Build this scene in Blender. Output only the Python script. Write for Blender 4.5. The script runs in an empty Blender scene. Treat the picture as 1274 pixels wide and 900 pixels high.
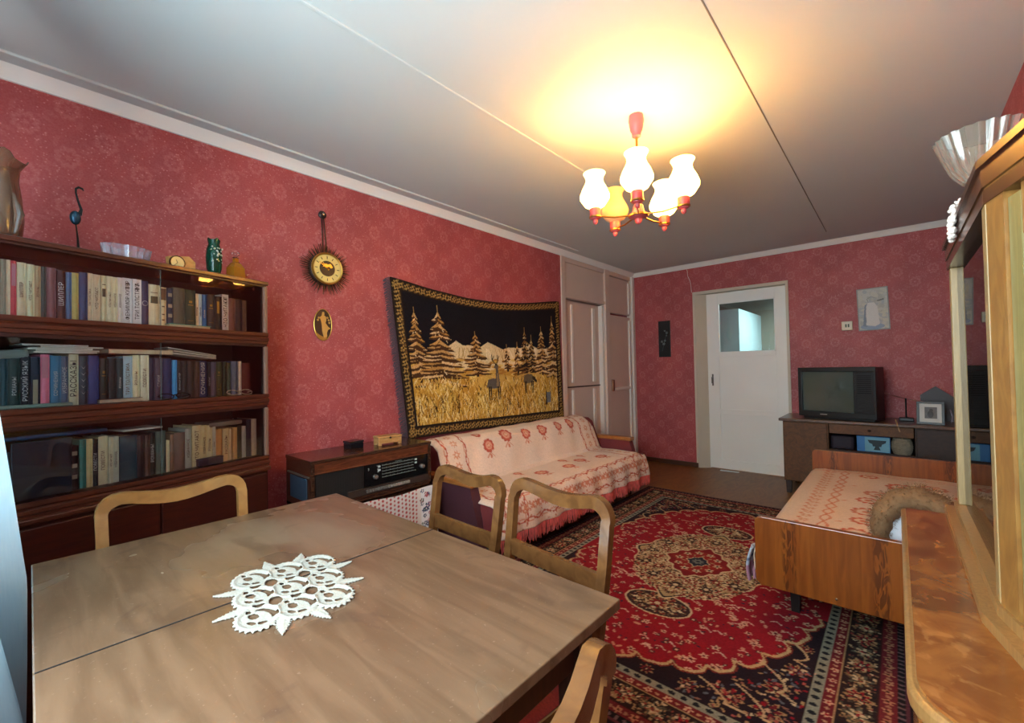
import bpy, bmesh, math, random
import numpy as np
from mathutils import Matrix, Vector
random.seed(7); rng = np.random.default_rng(7)
PI = math.pi
sc = bpy.context.scene
COL = sc.collection

# ------------------------------------------------------------------ camera
yaw, pitch, roll = math.radians(41.7167), math.radians(1.0017), math.radians(-1.1126)
fw = Vector((-math.sin(yaw)*math.cos(pitch), math.cos(yaw)*math.cos(pitch), math.sin(pitch)))
rt = Vector((math.cos(yaw), math.sin(yaw), 0)); up = rt.cross(fw)
r2 = math.cos(roll)*rt + math.sin(roll)*up; u2 = -math.sin(roll)*rt + math.cos(roll)*up
cam = bpy.data.cameras.new('camera'); cam_o = bpy.data.objects.new('camera', cam); COL.objects.link(cam_o)
cam.sensor_width = 36; cam.lens = 535.92/1274*36; cam.clip_start = .02
mw = Matrix((r2, u2, -fw)).transposed().to_4x4(); mw.translation = Vector((2.646, 0, 1.2485))
cam_o.matrix_world = mw; sc.camera = cam_o

# ------------------------------------------------------------------ sky, daylight, exposure
world = bpy.data.worlds.new('sky'); sc.world = world; world.use_nodes = True
bg = world.node_tree.nodes['Background']; bg.inputs[0].default_value = (.62, .80, 1, 1); bg.inputs[1].default_value = 1.2
def area(name, loc, rot, sx, sy, power, col):
    l = bpy.data.lights.new(name, 'AREA'); l.shape = 'RECTANGLE'; l.size = sx; l.size_y = sy; l.energy = power; l.color = col
    o = bpy.data.objects.new(name, l); COL.objects.link(o); o.location = loc; o.rotation_euler = rot; return o
area('daylight_window', (1.72, -.52, 1.55), (math.radians(90), 0, 0), 1.9, 1.45, 63, (.76, .93, 1))
sc.view_settings.view_transform = 'Standard'; sc.view_settings.look = 'None'
sc.view_settings.gamma = 1; sc.view_settings.use_curve_mapping = False
sc.view_settings.exposure = 1.25

# ------------------------------------------------------------------ materials
def lin(h):
    if isinstance(h, (tuple, list)): return tuple(h[:3])
    out = []
    for i in (0, 2, 4):
        c = int(h[i:i+2], 16)/255
        out.append(c/12.92 if c <= .04045 else ((c+.055)/1.055)**2.4)
    return tuple(out)
def base_mat(name):
    m = bpy.data.materials.new(name); m.use_nodes = True
    nt = m.node_tree; return m, nt, nt.nodes['Principled BSDF']
def setp(b, **k):
    for n, v in k.items():
        b.inputs[n.replace('_', ' ')].default_value = v
def nd(nt, t, **k):
    n = nt.nodes.new(t)
    for a, v in k.items(): setattr(n, a, v)
    return n
def mth(nt, op, a, b=None, c=None):
    n = nd(nt, 'ShaderNodeMath', operation=op)
    for i, v in enumerate((a, b, c)):
        if v is None: continue
        if isinstance(v, (int, float)): n.inputs[i].default_value = v
        else: nt.links.new(v, n.inputs[i])
    return n.outputs[0]
def mixc(nt, f, a, b):
    n = nd(nt, 'ShaderNodeMix', data_type='RGBA')
    for s, v in ((n.inputs[0], f), (n.inputs[6], a), (n.inputs[7], b)):
        if isinstance(v, (int, float)): s.default_value = v
        elif isinstance(v, tuple): s.default_value = (*v[:3], 1)
        else: nt.links.new(v, s)
    return n.outputs[2]
def sstep(nt, x, a, b):
    n = nd(nt, 'ShaderNodeMapRange', interpolation_type='SMOOTHSTEP')
    nt.links.new(x, n.inputs[0]); n.inputs[1].default_value = a; n.inputs[2].default_value = b
    return n.outputs[0]
def coords(nt, kind='Object', scale=(1, 1, 1), rot=(0, 0, 0)):
    tc = nd(nt, 'ShaderNodeTexCoord'); mp = nd(nt, 'ShaderNodeMapping')
    mp.inputs['Scale'].default_value = scale; mp.inputs['Rotation'].default_value = rot
    nt.links.new(tc.outputs[kind], mp.inputs[0]); return mp.outputs[0]
def noise(nt, vec, scale, detail=4, dist=0):
    n = nd(nt, 'ShaderNodeTexNoise'); n.inputs['Scale'].default_value = scale
    n.inputs['Detail'].default_value = detail; n.inputs['Distortion'].default_value = dist
    nt.links.new(vec, n.inputs['Vector']); return n.outputs[0]
def bump(nt, b, h, strength=.2, dist=.002):
    n = nd(nt, 'ShaderNodeBump'); n.inputs['Strength'].default_value = strength; n.inputs['Distance'].default_value = dist
    nt.links.new(h, n.inputs['Height']); nt.links.new(n.outputs[0], b.inputs['Normal'])
MC = {}
def P(name, col, rough=.5, metal=0, var=.12, scale=6, bmp=0, bscale=200, **k):
    """plain procedural material: colour with a little noise in it"""
    if name in MC: return MC[name]
    m, nt, b = base_mat(name); c = lin(col)
    v = coords(nt); n = noise(nt, v, scale)
    lo = tuple(x*(1-var) for x in c); hi = tuple(min(1, x*(1+var)) for x in c)
    nt.links.new(mixc(nt, n, lo, hi), b.inputs['Base Color'])
    setp(b, Roughness=rough, Metallic=metal, **k)
    if bmp: bump(nt, b, noise(nt, v, bscale, 2), bmp)
    MC[name] = m; return m
def wood(name, c1, c2, scale=(1, 12, 12), rough=.35, ring=6, c3=None, coat=0, dist=3.):
    if name in MC: return MC[name]
    m, nt, b = base_mat(name); v = coords(nt, 'Object', scale)
    w = nd(nt, 'ShaderNodeTexNoise'); w.inputs['Scale'].default_value = ring; w.inputs['Detail'].default_value = 6
    w.inputs['Distortion'].default_value = dist; nt.links.new(v, w.inputs['Vector'])
    col = mixc(nt, sstep(nt, w.outputs[0], .3, .7), lin(c1), lin(c2))
    if c3:
        big = noise(nt, coords(nt), 2.5, 3); col = mixc(nt, sstep(nt, big, .45, .7), col, lin(c3))
    nt.links.new(col, b.inputs['Base Color']); setp(b, Roughness=rough, Coat_Weight=coat, Coat_Roughness=.25)
    bump(nt, b, w.outputs[0], .08, .001)
    MC[name] = m; return m
def vcol(name, rough=.9, bmp=.3, bscale=500, sheen=0, gain=1):
    if name in MC: return MC[name]
    m, nt, b = base_mat(name); a = nd(nt, 'ShaderNodeAttribute', attribute_name='Col')
    n = noise(nt, coords(nt), bscale, 2)
    k = mth(nt, 'MULTIPLY_ADD', n, .5*gain, .75*gain)
    mx = nd(nt, 'ShaderNodeVectorMath', operation='SCALE'); nt.links.new(a.outputs['Color'], mx.inputs[0]); nt.links.new(k, mx.inputs['Scale'])
    nt.links.new(mx.outputs[0], b.inputs['Base Color']); setp(b, Roughness=rough, Sheen_Weight=sheen)
    b.inputs['Specular IOR Level'].default_value = .2
    bump(nt, b, n, bmp, .003); MC[name] = m; return m
def glass(name, col, rough=.02, trans=1., ior=1.45):
    if name in MC: return MC[name]
    m, nt, b = base_mat(name); setp(b, Roughness=rough, IOR=ior); b.inputs['Transmission Weight'].default_value = trans
    nt.links.new(mixc(nt, noise(nt, coords(nt), 8), lin(col), lin(col)), b.inputs['Base Color']); MC[name] = m; return m
def pane(name, tint=(.93, .97, .97), refl=1.45):
    """thin window glass: see-through with Fresnel reflection"""
    if name in MC: return MC[name]
    m = bpy.data.materials.new(name); m.use_nodes = True; nt = m.node_tree
    nt.nodes.remove(nt.nodes['Principled BSDF']); out = nt.nodes['Material Output']
    t = nd(nt, 'ShaderNodeBsdfTransparent'); t.inputs[0].default_value = (*tint, 1)
    g = nd(nt, 'ShaderNodeBsdfGlossy'); g.inputs['Roughness'].default_value = .01
    f = nd(nt, 'ShaderNodeFresnel'); f.inputs[0].default_value = refl
    mx = nd(nt, 'ShaderNodeMixShader'); nt.links.new(f.outputs[0], mx.inputs[0]); nt.links.new(t.outputs[0], mx.inputs[1])
    nt.links.new(g.outputs[0], mx.inputs[2]); nt.links.new(mx.outputs[0], out.inputs[0]); MC[name] = m; return m
def wallpaper():
    m, nt, b = base_mat('wallpaper'); tc = nd(nt, 'ShaderNodeTexCoord'); sp = nd(nt, 'ShaderNodeSeparateXYZ')
    nt.links.new(tc.outputs['UV'], sp.inputs[0]); u, v = sp.outputs[0], sp.outputs[1]
    tot = None
    for k in (0., .5):
        du = mth(nt, 'MULTIPLY', mth(nt, 'SUBTRACT', mth(nt, 'FRACT', mth(nt, 'MULTIPLY_ADD', u, 1/.244, k+.04)), .5), .244)
        dv = mth(nt, 'MULTIPLY', mth(nt, 'SUBTRACT', mth(nt, 'FRACT', mth(nt, 'MULTIPLY_ADD', v, 1/.212, k+.13)), .5), .185)
        r = mth(nt, 'SQRT', mth(nt, 'ADD', mth(nt, 'MULTIPLY', du, du), mth(nt, 'MULTIPLY', dv, dv)))
        a = mth(nt, 'ARCTAN2', dv, du)
        pet = mth(nt, 'MULTIPLY', mth(nt, 'COSINE', mth(nt, 'MULTIPLY', a, 8.)), .004)
        d = mth(nt, 'ABSOLUTE', mth(nt, 'SUBTRACT', mth(nt, 'ADD', r, pet), .031))
        ring = mth(nt, 'MULTIPLY', mth(nt, 'SUBTRACT', 1., sstep(nt, d, .004, .014)), .55)
        core = mth(nt, 'MULTIPLY', mth(nt, 'SUBTRACT', 1., sstep(nt, mth(nt, 'ADD', r, mth(nt, 'MULTIPLY', pet, .8)), .006, .014)), .45)
        # scroll arms reaching out from each medallion
        arm = mth(nt, 'COSINE', mth(nt, 'MULTIPLY_ADD', r, 60., mth(nt, 'MULTIPLY', a, 4.)))
        arm = mth(nt, 'MULTIPLY', mth(nt, 'MULTIPLY', sstep(nt, arm, .55, .95), sstep(nt, r, .045, .055)), mth(nt, 'MULTIPLY', mth(nt, 'SUBTRACT', 1., sstep(nt, r, .07, .085)), .3))
        s = mth(nt, 'ADD', mth(nt, 'ADD', ring, core), arm)
        tot = s if tot is None else mth(nt, 'ADD', tot, s)
    vo = nd(nt, 'ShaderNodeTexVoronoi'); vo.inputs['Scale'].default_value = 62; nt.links.new(tc.outputs['UV'], vo.inputs['Vector'])
    dots = mth(nt, 'MULTIPLY', mth(nt, 'SUBTRACT', 1., sstep(nt, vo.outputs['Distance'], .12, .26)), .55)
    big = noise(nt, tc.outputs['UV'], 3., 3); fine = noise(nt, tc.outputs['UV'], 130., 3)
    f = mth(nt, 'ADD', mth(nt, 'MULTIPLY', tot, .40), dots)
    f = mth(nt, 'MULTIPLY', f, mth(nt, 'MULTIPLY_ADD', fine, 1.5, .2))
    f = mth(nt, 'ADD', f, mth(nt, 'MULTIPLY_ADD', fine, .5, -.12)); f = mth(nt, 'MAXIMUM', mth(nt, 'MINIMUM', f, 1.), 0.)
    c0 = mixc(nt, sstep(nt, big, .35, .65), lin('963436'), lin('a64040'))
    nt.links.new(mixc(nt, f, c0, lin('cc8484')), b.inputs['Base Color']); setp(b, Roughness=.55)
    bump(nt, b, f, .15, .002); return m

# ------------------------------------------------------------------ mesh helpers
def box(bm, x0, x1, y0, y1, z0, z1, r=0, seg=2, rot=None):
    vs = [bm.verts.new((x, y, z)) for x in (x0, x1) for y in (y0, y1) for z in (z0, z1)]
    q = [(0, 1, 3, 2), (4, 6, 7, 5), (0, 4, 5, 1), (2, 3, 7, 6), (0, 2, 6, 4), (1, 5, 7, 3)]
    fs = [bm.faces.new([vs[i] for i in f]) for f in q]
    if rot is not None:
        c = Vector(((x0+x1)/2, (y0+y1)/2, (z0+z1)/2))
        for v in vs: v.co = c + rot @ (v.co-c)
    if r > 0:
        es = list({e for f in fs for e in f.edges}); bmesh.ops.bevel(bm, geom=es, offset=r, segments=seg, affect='EDGES', profile=.5)
    return bm
def B(*a, **k):
    bm = bmesh.new(); return box(bm, *a, **k)
def frame_of(t, hint=None):
    t = t.normalized(); h = Vector(hint) if hint else (Vector((0, 0, 1)) if abs(t.z) < .9 else Vector((1, 0, 0)))
    n = (h - t*h.dot(t)).normalized(); return n, t.cross(n)
def tube(bm, pts, r, n=8, closed=False, hint=None, caps=True):
    pts = [Vector(p) for p in pts]; N = len(pts); rings = []; nn = None
    for i, p in enumerate(pts):
        a = pts[(i-1) % N] if closed or i > 0 else p; b = pts[(i+1) % N] if closed or i < N-1 else p
        t = (b-a).normalized()
        if nn is None: nn, bb = frame_of(t, hint)
        else: nn = (nn - t*nn.dot(t)).normalized(); bb = t.cross(nn)
        rr = r[i] if isinstance(r, (list, tuple)) else r
        rings.append([bm.verts.new(p + (nn*math.cos(2*PI*k/n) + bb*math.sin(2*PI*k/n))*rr) for k in range(n)])
    for i in range(N if closed else N-1):
        A, C = rings[i], rings[(i+1) % N]
        for k in range(n): bm.faces.new((A[k], A[(k+1) % n], C[(k+1) % n], C[k]))
    if caps and not closed: bm.faces.new(rings[0][::-1]); bm.faces.new(rings[-1])
    return bm
def bar(bm, pts, w, d, hint=(0, 1, 0), closed=False):
    """rectangular section swept along pts; d measured along hint, w across it"""
    pts = [Vector(p) for p in pts]; N = len(pts); h = Vector(hint); rings = []
    for i, p in enumerate(pts):
        a = pts[(i-1) % N] if closed or i > 0 else p; b = pts[(i+1) % N] if closed or i < N-1 else p
        t = (b-a).normalized(); hh = (h - t*h.dot(t)).normalized(); s = t.cross(hh)
        ww = w[i] if isinstance(w, (list, tuple)) else w
        rings.append([bm.verts.new(p + s*(sx*ww/2) + hh*(sy*d/2)) for sx, sy in ((-1, -1), (1, -1), (1, 1), (-1, 1))])
    for i in range(N if closed else N-1):
        A, C = rings[i], rings[(i+1) % N]
        for k in range(4): bm.faces.new((A[k], A[(k+1) % 4], C[(k+1) % 4], C[k]))
    if not closed: bm.faces.new(rings[0][::-1]); bm.faces.new(rings[-1])
    return bm
def lathe(bm, prof, n=24, c=(0, 0, 0), wob=None, M=None, cap=True):
    c = Vector(c); rings = []
    for j, (r, z) in enumerate(prof):
        ring = []
        for k in range(n):
            a = 2*PI*k/n; rr, zz = (r, z) if wob is None else wob(r, z, a, j)
            p = Vector((max(rr, 1e-4)*math.cos(a), max(rr, 1e-4)*math.sin(a), zz))
            ring.append(bm.verts.new(c + (M @ p if M else p)))
        rings.append(ring)
    for A, C in zip(rings, rings[1:]):
        for k in range(n): bm.faces.new((A[k], A[(k+1) % n], C[(k+1) % n], C[k]))
    if cap and prof[0][0] > 1e-3: bm.faces.new(rings[0][::-1])
    if cap and prof[-1][0] > 1e-3: bm.faces.new(rings[-1])
    return bm
def L(prof, *a, **k): return lathe(bmesh.new(), prof, *a, **k)
def prism(bm, poly, d, fn):
    """poly (a,b) extruded by d; fn(a,b,c) gives the point"""
    A = [bm.verts.new(fn(a, b, 0)) for a, b in poly]; C = [bm.verts.new(fn(a, b, d)) for a, b in poly]; n = len(poly)
    for k in range(n): bm.faces.new((A[k], A[(k+1) % n], C[(k+1) % n], C[k]))
    bm.faces.new(A[::-1]); bm.faces.new(C); return bm
def ball(bm, c, rx, ry=None, rz=None, n=10, M=None):
    ry = ry or rx; rz = rz or rx
    m = Matrix.Translation(c) @ (M.to_4x4() if M else Matrix()) @ Matrix.Diagonal((rx, ry, rz, 1))
    bmesh.ops.create_uvsphere(bm, u_segments=n+2, v_segments=n, radius=1, matrix=m); return bm
def rrect(w, h, r, n=5):
    out = []
    for cx, cy, a0 in ((w/2-r, h/2-r, 0), (-w/2+r, h/2-r, 90), (-w/2+r, -h/2+r, 180), (w/2-r, -h/2+r, 270)):
        for i in range(n+1):
            a = math.radians(a0+90*i/n); out.append((cx+r*math.cos(a), cy+r*math.sin(a)))
    return out
def link(o, parent=None):
    COL.objects.link(o); o.parent = parent; return o
def finish_mesh(me, mat, smooth):
    if mat is not None: me.materials.append(mat)
    if smooth:
        me.polygons.foreach_set('use_smooth', [True]*len(me.polygons)); me.set_sharp_from_angle(angle=math.radians(smooth if smooth is not True else 40))
def obj(name, bm, mat, parent=None, smooth=False, loc=None):
    bmesh.ops.recalc_face_normals(bm, faces=bm.faces)
    me = bpy.data.meshes.new(name); bm.to_mesh(me); bm.free(); finish_mesh(me, mat, smooth)
    o = bpy.data.objects.new(name, me)
    if loc: o.location = loc
    return link(o, parent)
def tag(o, label=None, cat=None, group=None, kind=None):
    if label: o['label'] = label
    if cat: o['category'] = cat
    if group: o['group'] = group
    if kind: o['kind'] = kind
    return o
def thing(name, label, cat, loc=(0, 0, 0), rz=0, group=None):
    o = bpy.data.objects.new(name, None); o.location = loc; o.rotation_euler = (0, 0, rz); o.empty_display_size = .05
    return tag(link(o), label, cat, group)
def struct(name, bm, mat, label, cat, smooth=False):
    return tag(obj(name, bm, mat, None, smooth), label, cat, kind='structure')
def uvquadbox(bm, x0, x1, y0, y1, z0, z1, axis):
    box(bm, x0, x1, y0, y1, z0, z1)
def wall_uv(o, axis):
    me = o.data; uv = me.uv_layers.new(name='UVMap')
    for lp in me.loops:
        co = me.vertices[lp.vertex_index].co; uv.data[lp.index].uv = (co[axis], co.z)
def text(name, s, size, mat, parent, M, depth=.0004, align='CENTER'):
    cu = bpy.data.curves.new(name, 'FONT'); cu.body = s; cu.size = size; cu.extrude = depth; cu.align_x = align; cu.align_y = 'CENTER'
    cu.resolution_u = 2; o = bpy.data.objects.new(name, cu); cu.materials.append(mat); link(o, parent); o.matrix_basis = M; return o

# ------------------------------------------------------------------ painted cloth: a fine grid whose points carry colour
class Canvas:
    def __init__(s, W, H, res, col):
        s.nx, s.ny = int(round(W/res))+1, int(round(H/res))+1; s.W, s.H = W, H
        s.x = np.linspace(0, W, s.nx); s.y = np.linspace(0, H, s.ny); s.a = np.empty((s.ny, s.nx, 3)); s.a[:] = lin(col)
    def win(s, x0, x1, y0, y1):
        i0, i1 = np.searchsorted(s.x, (x0, x1)); j0, j1 = np.searchsorted(s.y, (y0, y1))
        X, Y = np.meshgrid(s.x[i0:i1], s.y[j0:j1]); return s.a[j0:j1, i0:i1], X, Y
    def rect(s, x0, x1, y0, y1, col):
        a, X, Y = s.win(x0, x1, y0, y1); a[:] = lin(col)
    def ell(s, cx, cy, rx, ry, col, ang=0, inner=0):
        R = max(rx, ry); a, X, Y = s.win(cx-R, cx+R, cy-R, cy+R); c, n = math.cos(ang), math.sin(ang)
        u = ((X-cx)*c+(Y-cy)*n)/rx; v = (-(X-cx)*n+(Y-cy)*c)/ry; d = u*u+v*v; a[(d < 1) & (d >= inner*inner)] = lin(col)
    def flower(s, cx, cy, r, n, col, core=None, ph=0, asp=1, inner=0):
        a, X, Y = s.win(cx-r, cx+r, cy-r, cy+r); X = (X-cx)/asp; Y = Y-cy; d = np.hypot(X, Y)/r; t = np.arctan2(Y, X)+ph
        e = .74+.26*np.cos(n*t); a[(d < e) & (d >= inner)] = lin(col)
        if core: a[d < .33] = lin(core)
    def poly(s, pts, col):
        p = np.array(pts); a, X, Y = s.win(p[:, 0].min(), p[:, 0].max()+1e-9, p[:, 1].min(), p[:, 1].max()+1e-9)
        ins = np.zeros(X.shape, bool); n = len(p)
        for i in range(n):
            x1, y1 = p[i]; x2, y2 = p[(i+1) % n]
            if y1 == y2: continue
            c = ((y1 > Y) != (y2 > Y)) & (X < (x2-x1)*(Y-y1)/(y2-y1)+x1); ins ^= c
        a[ins] = lin(col)
    def line(s, pts, w, col):
        for (x1, y1), (x2, y2) in zip(pts, pts[1:]):
            a, X, Y = s.win(min(x1, x2)-w, max(x1, x2)+w, min(y1, y2)-w, max(y1, y2)+w)
            dx, dy = x2-x1, y2-y1; l = dx*dx+dy*dy+1e-12; t = np.clip(((X-x1)*dx+(Y-y1)*dy)/l, 0, 1)
            a[np.hypot(X-x1-t*dx, Y-y1-t*dy) < w/2] = lin(col)
    def speckle(s, amt):
        s.a *= 1+amt*(rng.random((s.ny, s.nx, 1))-.5)*2
def sheet(name, pos, col, mat, parent=None, thick=0):
    """grid of points pos (ny,nx,3) with colours col, optional thickness"""
    ny, nx = pos.shape[:2]; idx = np.arange(ny*nx).reshape(ny, nx)
    q = np.stack([idx[:-1, :-1], idx[:-1, 1:], idx[1:, 1:], idx[1:, :-1]], -1).reshape(-1, 4)
    me = bpy.data.meshes.new(name); nv, nf = ny*nx, len(q)
    me.vertices.add(nv); me.vertices.foreach_set('co', pos.reshape(-1).astype(np.float32))
    me.loops.add(nf*4); me.loops.foreach_set('vertex_index', q.reshape(-1).astype(np.int32))
    me.polygons.add(nf); me.polygons.foreach_set('loop_start', (np.arange(nf)*4).astype(np.int32))
    me.update(calc_edges=True)
    at = me.color_attributes.new('Col', 'FLOAT_COLOR', 'POINT'); rgba = np.ones((nv, 4), np.float32); rgba[:, :3] = np.clip(col.reshape(-1, 3), 0, 1)
    at.data.foreach_set('color', rgba.reshape(-1)); me.polygons.foreach_set('use_smooth', np.ones(nf, bool)); me.materials.append(mat); me.validate()
    o = bpy.data.objects.new(name, me); link(o, parent)
    if thick:
        md = o.modifiers.new('thickness', 'SOLIDIFY'); md.thickness = thick; md.offset = -1
    return o
# ------------------------------------------------------------------ the room
D, H, XR, YN = 5.456, 2.5, 3.08, -.32
WP = wallpaper()
white = P('white_paint', 'ebe8e0', .45, var=.05, scale=3)
cream = P('cream_paint', 'c9bba6', .5, var=.06, scale=3)
ceil = P('ceiling_paint', 'c6c9c5', .8, var=.04, scale=1.2, bmp=.1, bscale=60)
floor_m = wood('floor_paint', '74491f', '875826', (2, .6, 2), .42, 4)
dark_trim = P('dark_trim', '4a2c1c', .4)

struct('floor', B(-.4, XR+.1, YN-.15, D+.02, -.05, 0), floor_m, 'brown painted floor running to the white door', 'floor')
struct('ceiling', B(-.4, XR+.1, YN-.15, D+.02, H, H+.06), ceil, 'white painted ceiling with panel joints', 'ceiling')
o = struct('wall_left', B(-.1, 0, YN-.1, 3.77, 0, H), WP, 'left wall in red medallion wallpaper', 'wall'); wall_uv(o, 1)
bm = bmesh.new(); DX0, DX1, DZ = .81, 1.785, 2.14
box(bm, -.4, DX0, D, D+.12, 0, H); box(bm, DX1, XR+.1, D, D+.12, 0, H); box(bm, DX0, DX1, D, D+.12, DZ, H)
o = struct('wall_back', bm, WP, 'far wall in red wallpaper around the white door', 'wall'); wall_uv(o, 0)
o = struct('wall_right', B(XR, XR+.1, YN-.1, D, 0, H), WP, 'right wall in red wallpaper behind the display cabinet', 'wall'); wall_uv(o, 1)
WX0, WX1, WZ0, WZ1 = .8, 2.65, .85, 2.25
bm = bmesh.new(); box(bm, -.1, WX0, YN-.1, YN, 0, H); box(bm, WX1, XR+.1, YN-.1, YN, 0, H); box(bm, WX0, WX1, YN-.1, YN, 0, WZ0); box(bm, WX0, WX1, YN-.1, YN, WZ1, H)
o = struct('wall_window', bm, WP, 'window wall in red wallpaper behind the viewer', 'wall'); wall_uv(o, 0)
w1 = bmesh.new(); yy = YN-.06
for a, b_, c_, d_ in ((WX0, WX1, WZ0, WZ0+.06), (WX0, WX1, WZ1-.06, WZ1), (WX0, WX0+.06, WZ0, WZ1), (WX1-.06, WX1, WZ0, WZ1), (1.5, 1.58, WZ0, WZ1)):
    box(w1, a, b_, yy-.03, yy+.03, c_, d_, .004)
w1 = struct('window_1', w1, white, 'white wooden window behind the viewer', 'window')
obj('window_sill', B(WX0-.04, WX1+.04, YN-.06, YN+.1, WZ0-.04, WZ0, .006), white, w1)

# cornices, ceiling joints, skirting
bm = prism(bmesh.new(), [(0, 0), (.012, 0), (.03, .03), (.055, .05), (0, .05)], D-YN, lambda a, b, c: (a, YN+c, 2.45+b))
struct('trim_1', bm, white, 'white cornice along the left wall', 'cornice', 30)
bm = prism(bmesh.new(), [(0, 0), (.012, 0), (.03, .03), (.055, .05), (0, .05)], XR, lambda a, b, c: (c, D-a, 2.45+b))
struct('trim_2', bm, white, 'white cornice along the far wall', 'cornice', 30)
struct('trim_3', B(.135, .15, YN, 3.9, 2.488, 2.501, .004), ceil, 'raised ceiling bead running beside the left cornice', 'ceiling trim')
struct('trim_4', B(1.182, 1.198, YN, 2.75, 2.493, 2.501, .003), ceil, 'pale ridge of filler along a ceiling panel joint', 'ceiling joint')
crack = P('joint_dark', '7c756a', .9)
struct('trim_5', B(2.1795, 2.1845, YN, D-.4, 2.4975, 2.501), crack, 'thin dark joint line across the ceiling past the chandelier', 'ceiling joint')
struct('baseboard_back', B(.0, DX0, D-.018, D, 0, .055, .004), dark_trim, 'low brown skirting under the far wall', 'skirting')
struct('baseboard_left', B(0, .015, YN, 3.77, 0, .055, .004), dark_trim, 'low brown skirting under the left wall', 'skirting')

# door in the far wall: splayed white casing, leaf with a glass pane above two panels
bm = bmesh.new()
prism(bm, [(DX0-.0, D-.006), (DX0+.012, D-.012), (.93, D+.07), (.93, D+.11), (DX0-.02, D+.11), (DX0-.02, D-.006)], 2.12, lambda a, b, c: (a, b, c))
box(bm, 1.77, DX1+.012, D-.01, D+.11, 0, 2.13, .003); box(bm, DX0-.02, DX1+.012, D-.01, D+.11, 2.115, 2.15, .003)
struct('trim_6', bm, cream, 'cream painted door casing with wide left reveal', 'door casing')
y0, y1 = D+.06, D+.1
dr = bmesh.new()
for a, b_, c_, d_ in ((.93, 1.06, .012, 2.11), (1.655, 1.77, .012, 2.11), (1.06, 1.655, 1.99, 2.11), (1.06, 1.655, 1.345, 1.395), (1.06, 1.655, .66, .72), (1.06, 1.655, .012, .12)):
    box(dr, a, b_, y0, y1, c_, d_, .003)
dr = struct('door_1', dr, white, 'white panelled door with a glass pane at the top', 'door')
obj('panel', B(1.058, 1.657, y0+.014, y1-.007, .71, 1.35), white, dr); obj('panel', B(1.058, 1.657, y0+.014, y1-.007, .1, .67), white, dr)
gp = obj('pane', B(1.055, 1.66, y0+.017, y0+.021, 1.39, 1.995), pane('door_glass', (.86, .93, .93), 1.6), dr)
bead = bmesh.new()
for a, b_, c_, d_ in ((1.06, 1.655, 1.395, 1.405), (1.06, 1.655, 1.98, 1.99), (1.06, 1.07, 1.395, 1.99), (1.645, 1.655, 1.395, 1.99)): box(bead, a, b_, y0+.004, y0+.03, c_, d_)
obj('glazing_bead', bead, white, dr)
steel = P('dull_steel', '6f6a64', .35, 1)
lk = obj('lock_plate', B(.975, .993, y0-.004, y0, 1.0, 1.14, .002), steel, dr)
obj('handle', tube(tube(bmesh.new(), [(.984, y0-.003, 1.1), (.984, y0-.04, 1.1)], .006), [(.984, y0-.04, 1.1), (.984, y0-.04, 1.03)], .005), steel, lk, True)
tag(obj('cable', tube(tube(bmesh.new(), [(.735, D-.003, 2.43), (.74, D-.004, 2.36), (.765, D-.003, 2.30), (.775, D-.004, 2.24), (.78, D-.003, 2.15)], .0022, 6), [(.735, D-.003, 2.43), (.72, D-.003, 2.46)], .0022, 6), white, None, True), 'thin pale cable hanging from the cornice to the white door casing', 'cable')
tag(obj('folded_paper', B(1.06, 1.26, D-.03, D+.02, .001, .006, .002, rot=Matrix.Rotation(.06, 3, 'Z')), P('paper_white', 'd8dee0', .7)), 'small white folded paper lying on floor at foot of white door', 'paper')

# the hall that shows through the door's pane
hallm = P('hall_paint', '9db4b4', .6, var=.06); hy = D+.13
struct('wall_hall_far', B(-.6, 2.9, hy+2.2, hy+2.3, 0, H), P('hall_dark', '6d6a5c', .7), 'dim far wall of the hall seen through the door pane', 'wall')
struct('wall_hall_left', B(-.7, -.6, hy, hy+2.2, 0, H), P('hall_brown', '6b4f42', .7), 'brown hall side wall glimpsed through the door pane', 'wall')
struct('wall_hall_right', B(2.9, 3, hy, hy+2.2, 0, H), hallm, 'right wall of the hall', 'wall')
struct('wall_hall_partition', B(.42, 1.05, hy+.9, hy+2.2, 0, 2.02), hallm, 'pale teal hall partition seen through the door pane', 'wall')
struct('floor_hall', B(-.7, 3, D+.02, hy+2.3, -.05, 0), floor_m, 'hall floor beyond the white door', 'floor')
struct('ceiling_hall', B(-.7, 3, D+.12, hy+2.3, H, H+.06), ceil, 'hall ceiling beyond the white door', 'ceiling')
m, nt, b = base_mat('bright_sky_pane'); setp(b, Roughness=.5); b.inputs['Emission Color'].default_value = (.8, .93, 1, 1); b.inputs['Emission Strength'].default_value = 2.2
nt.links.new(mixc(nt, noise(nt, coords(nt), 3), (.7, .8, .85), (.8, .9, .95)), b.inputs['Base Color']); daypane = m
w2 = struct('window_2', B(-.14, .24, hy+2.17, hy+2.2, .95, 1.82), white, 'white hall window seen small through the door pane', 'window')
obj('pane', B(-.11, .04, hy+2.16, hy+2.175, 1.0, 1.5), daypane, w2); obj('pane', B(.07, .21, hy+2.16, hy+2.175, 1.0, 1.78), daypane, w2); obj('pane', B(-.11, .04, hy+2.16, hy+2.175, 1.55, 1.78), daypane, w2)
area('hall_fill', (1.9, hy+1.2, 2.2), (0, 0, 0), .8, .8, 34, (.85, .95, 1))  # overhead fill light added to brighten the hall; no fixture stands there

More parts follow.
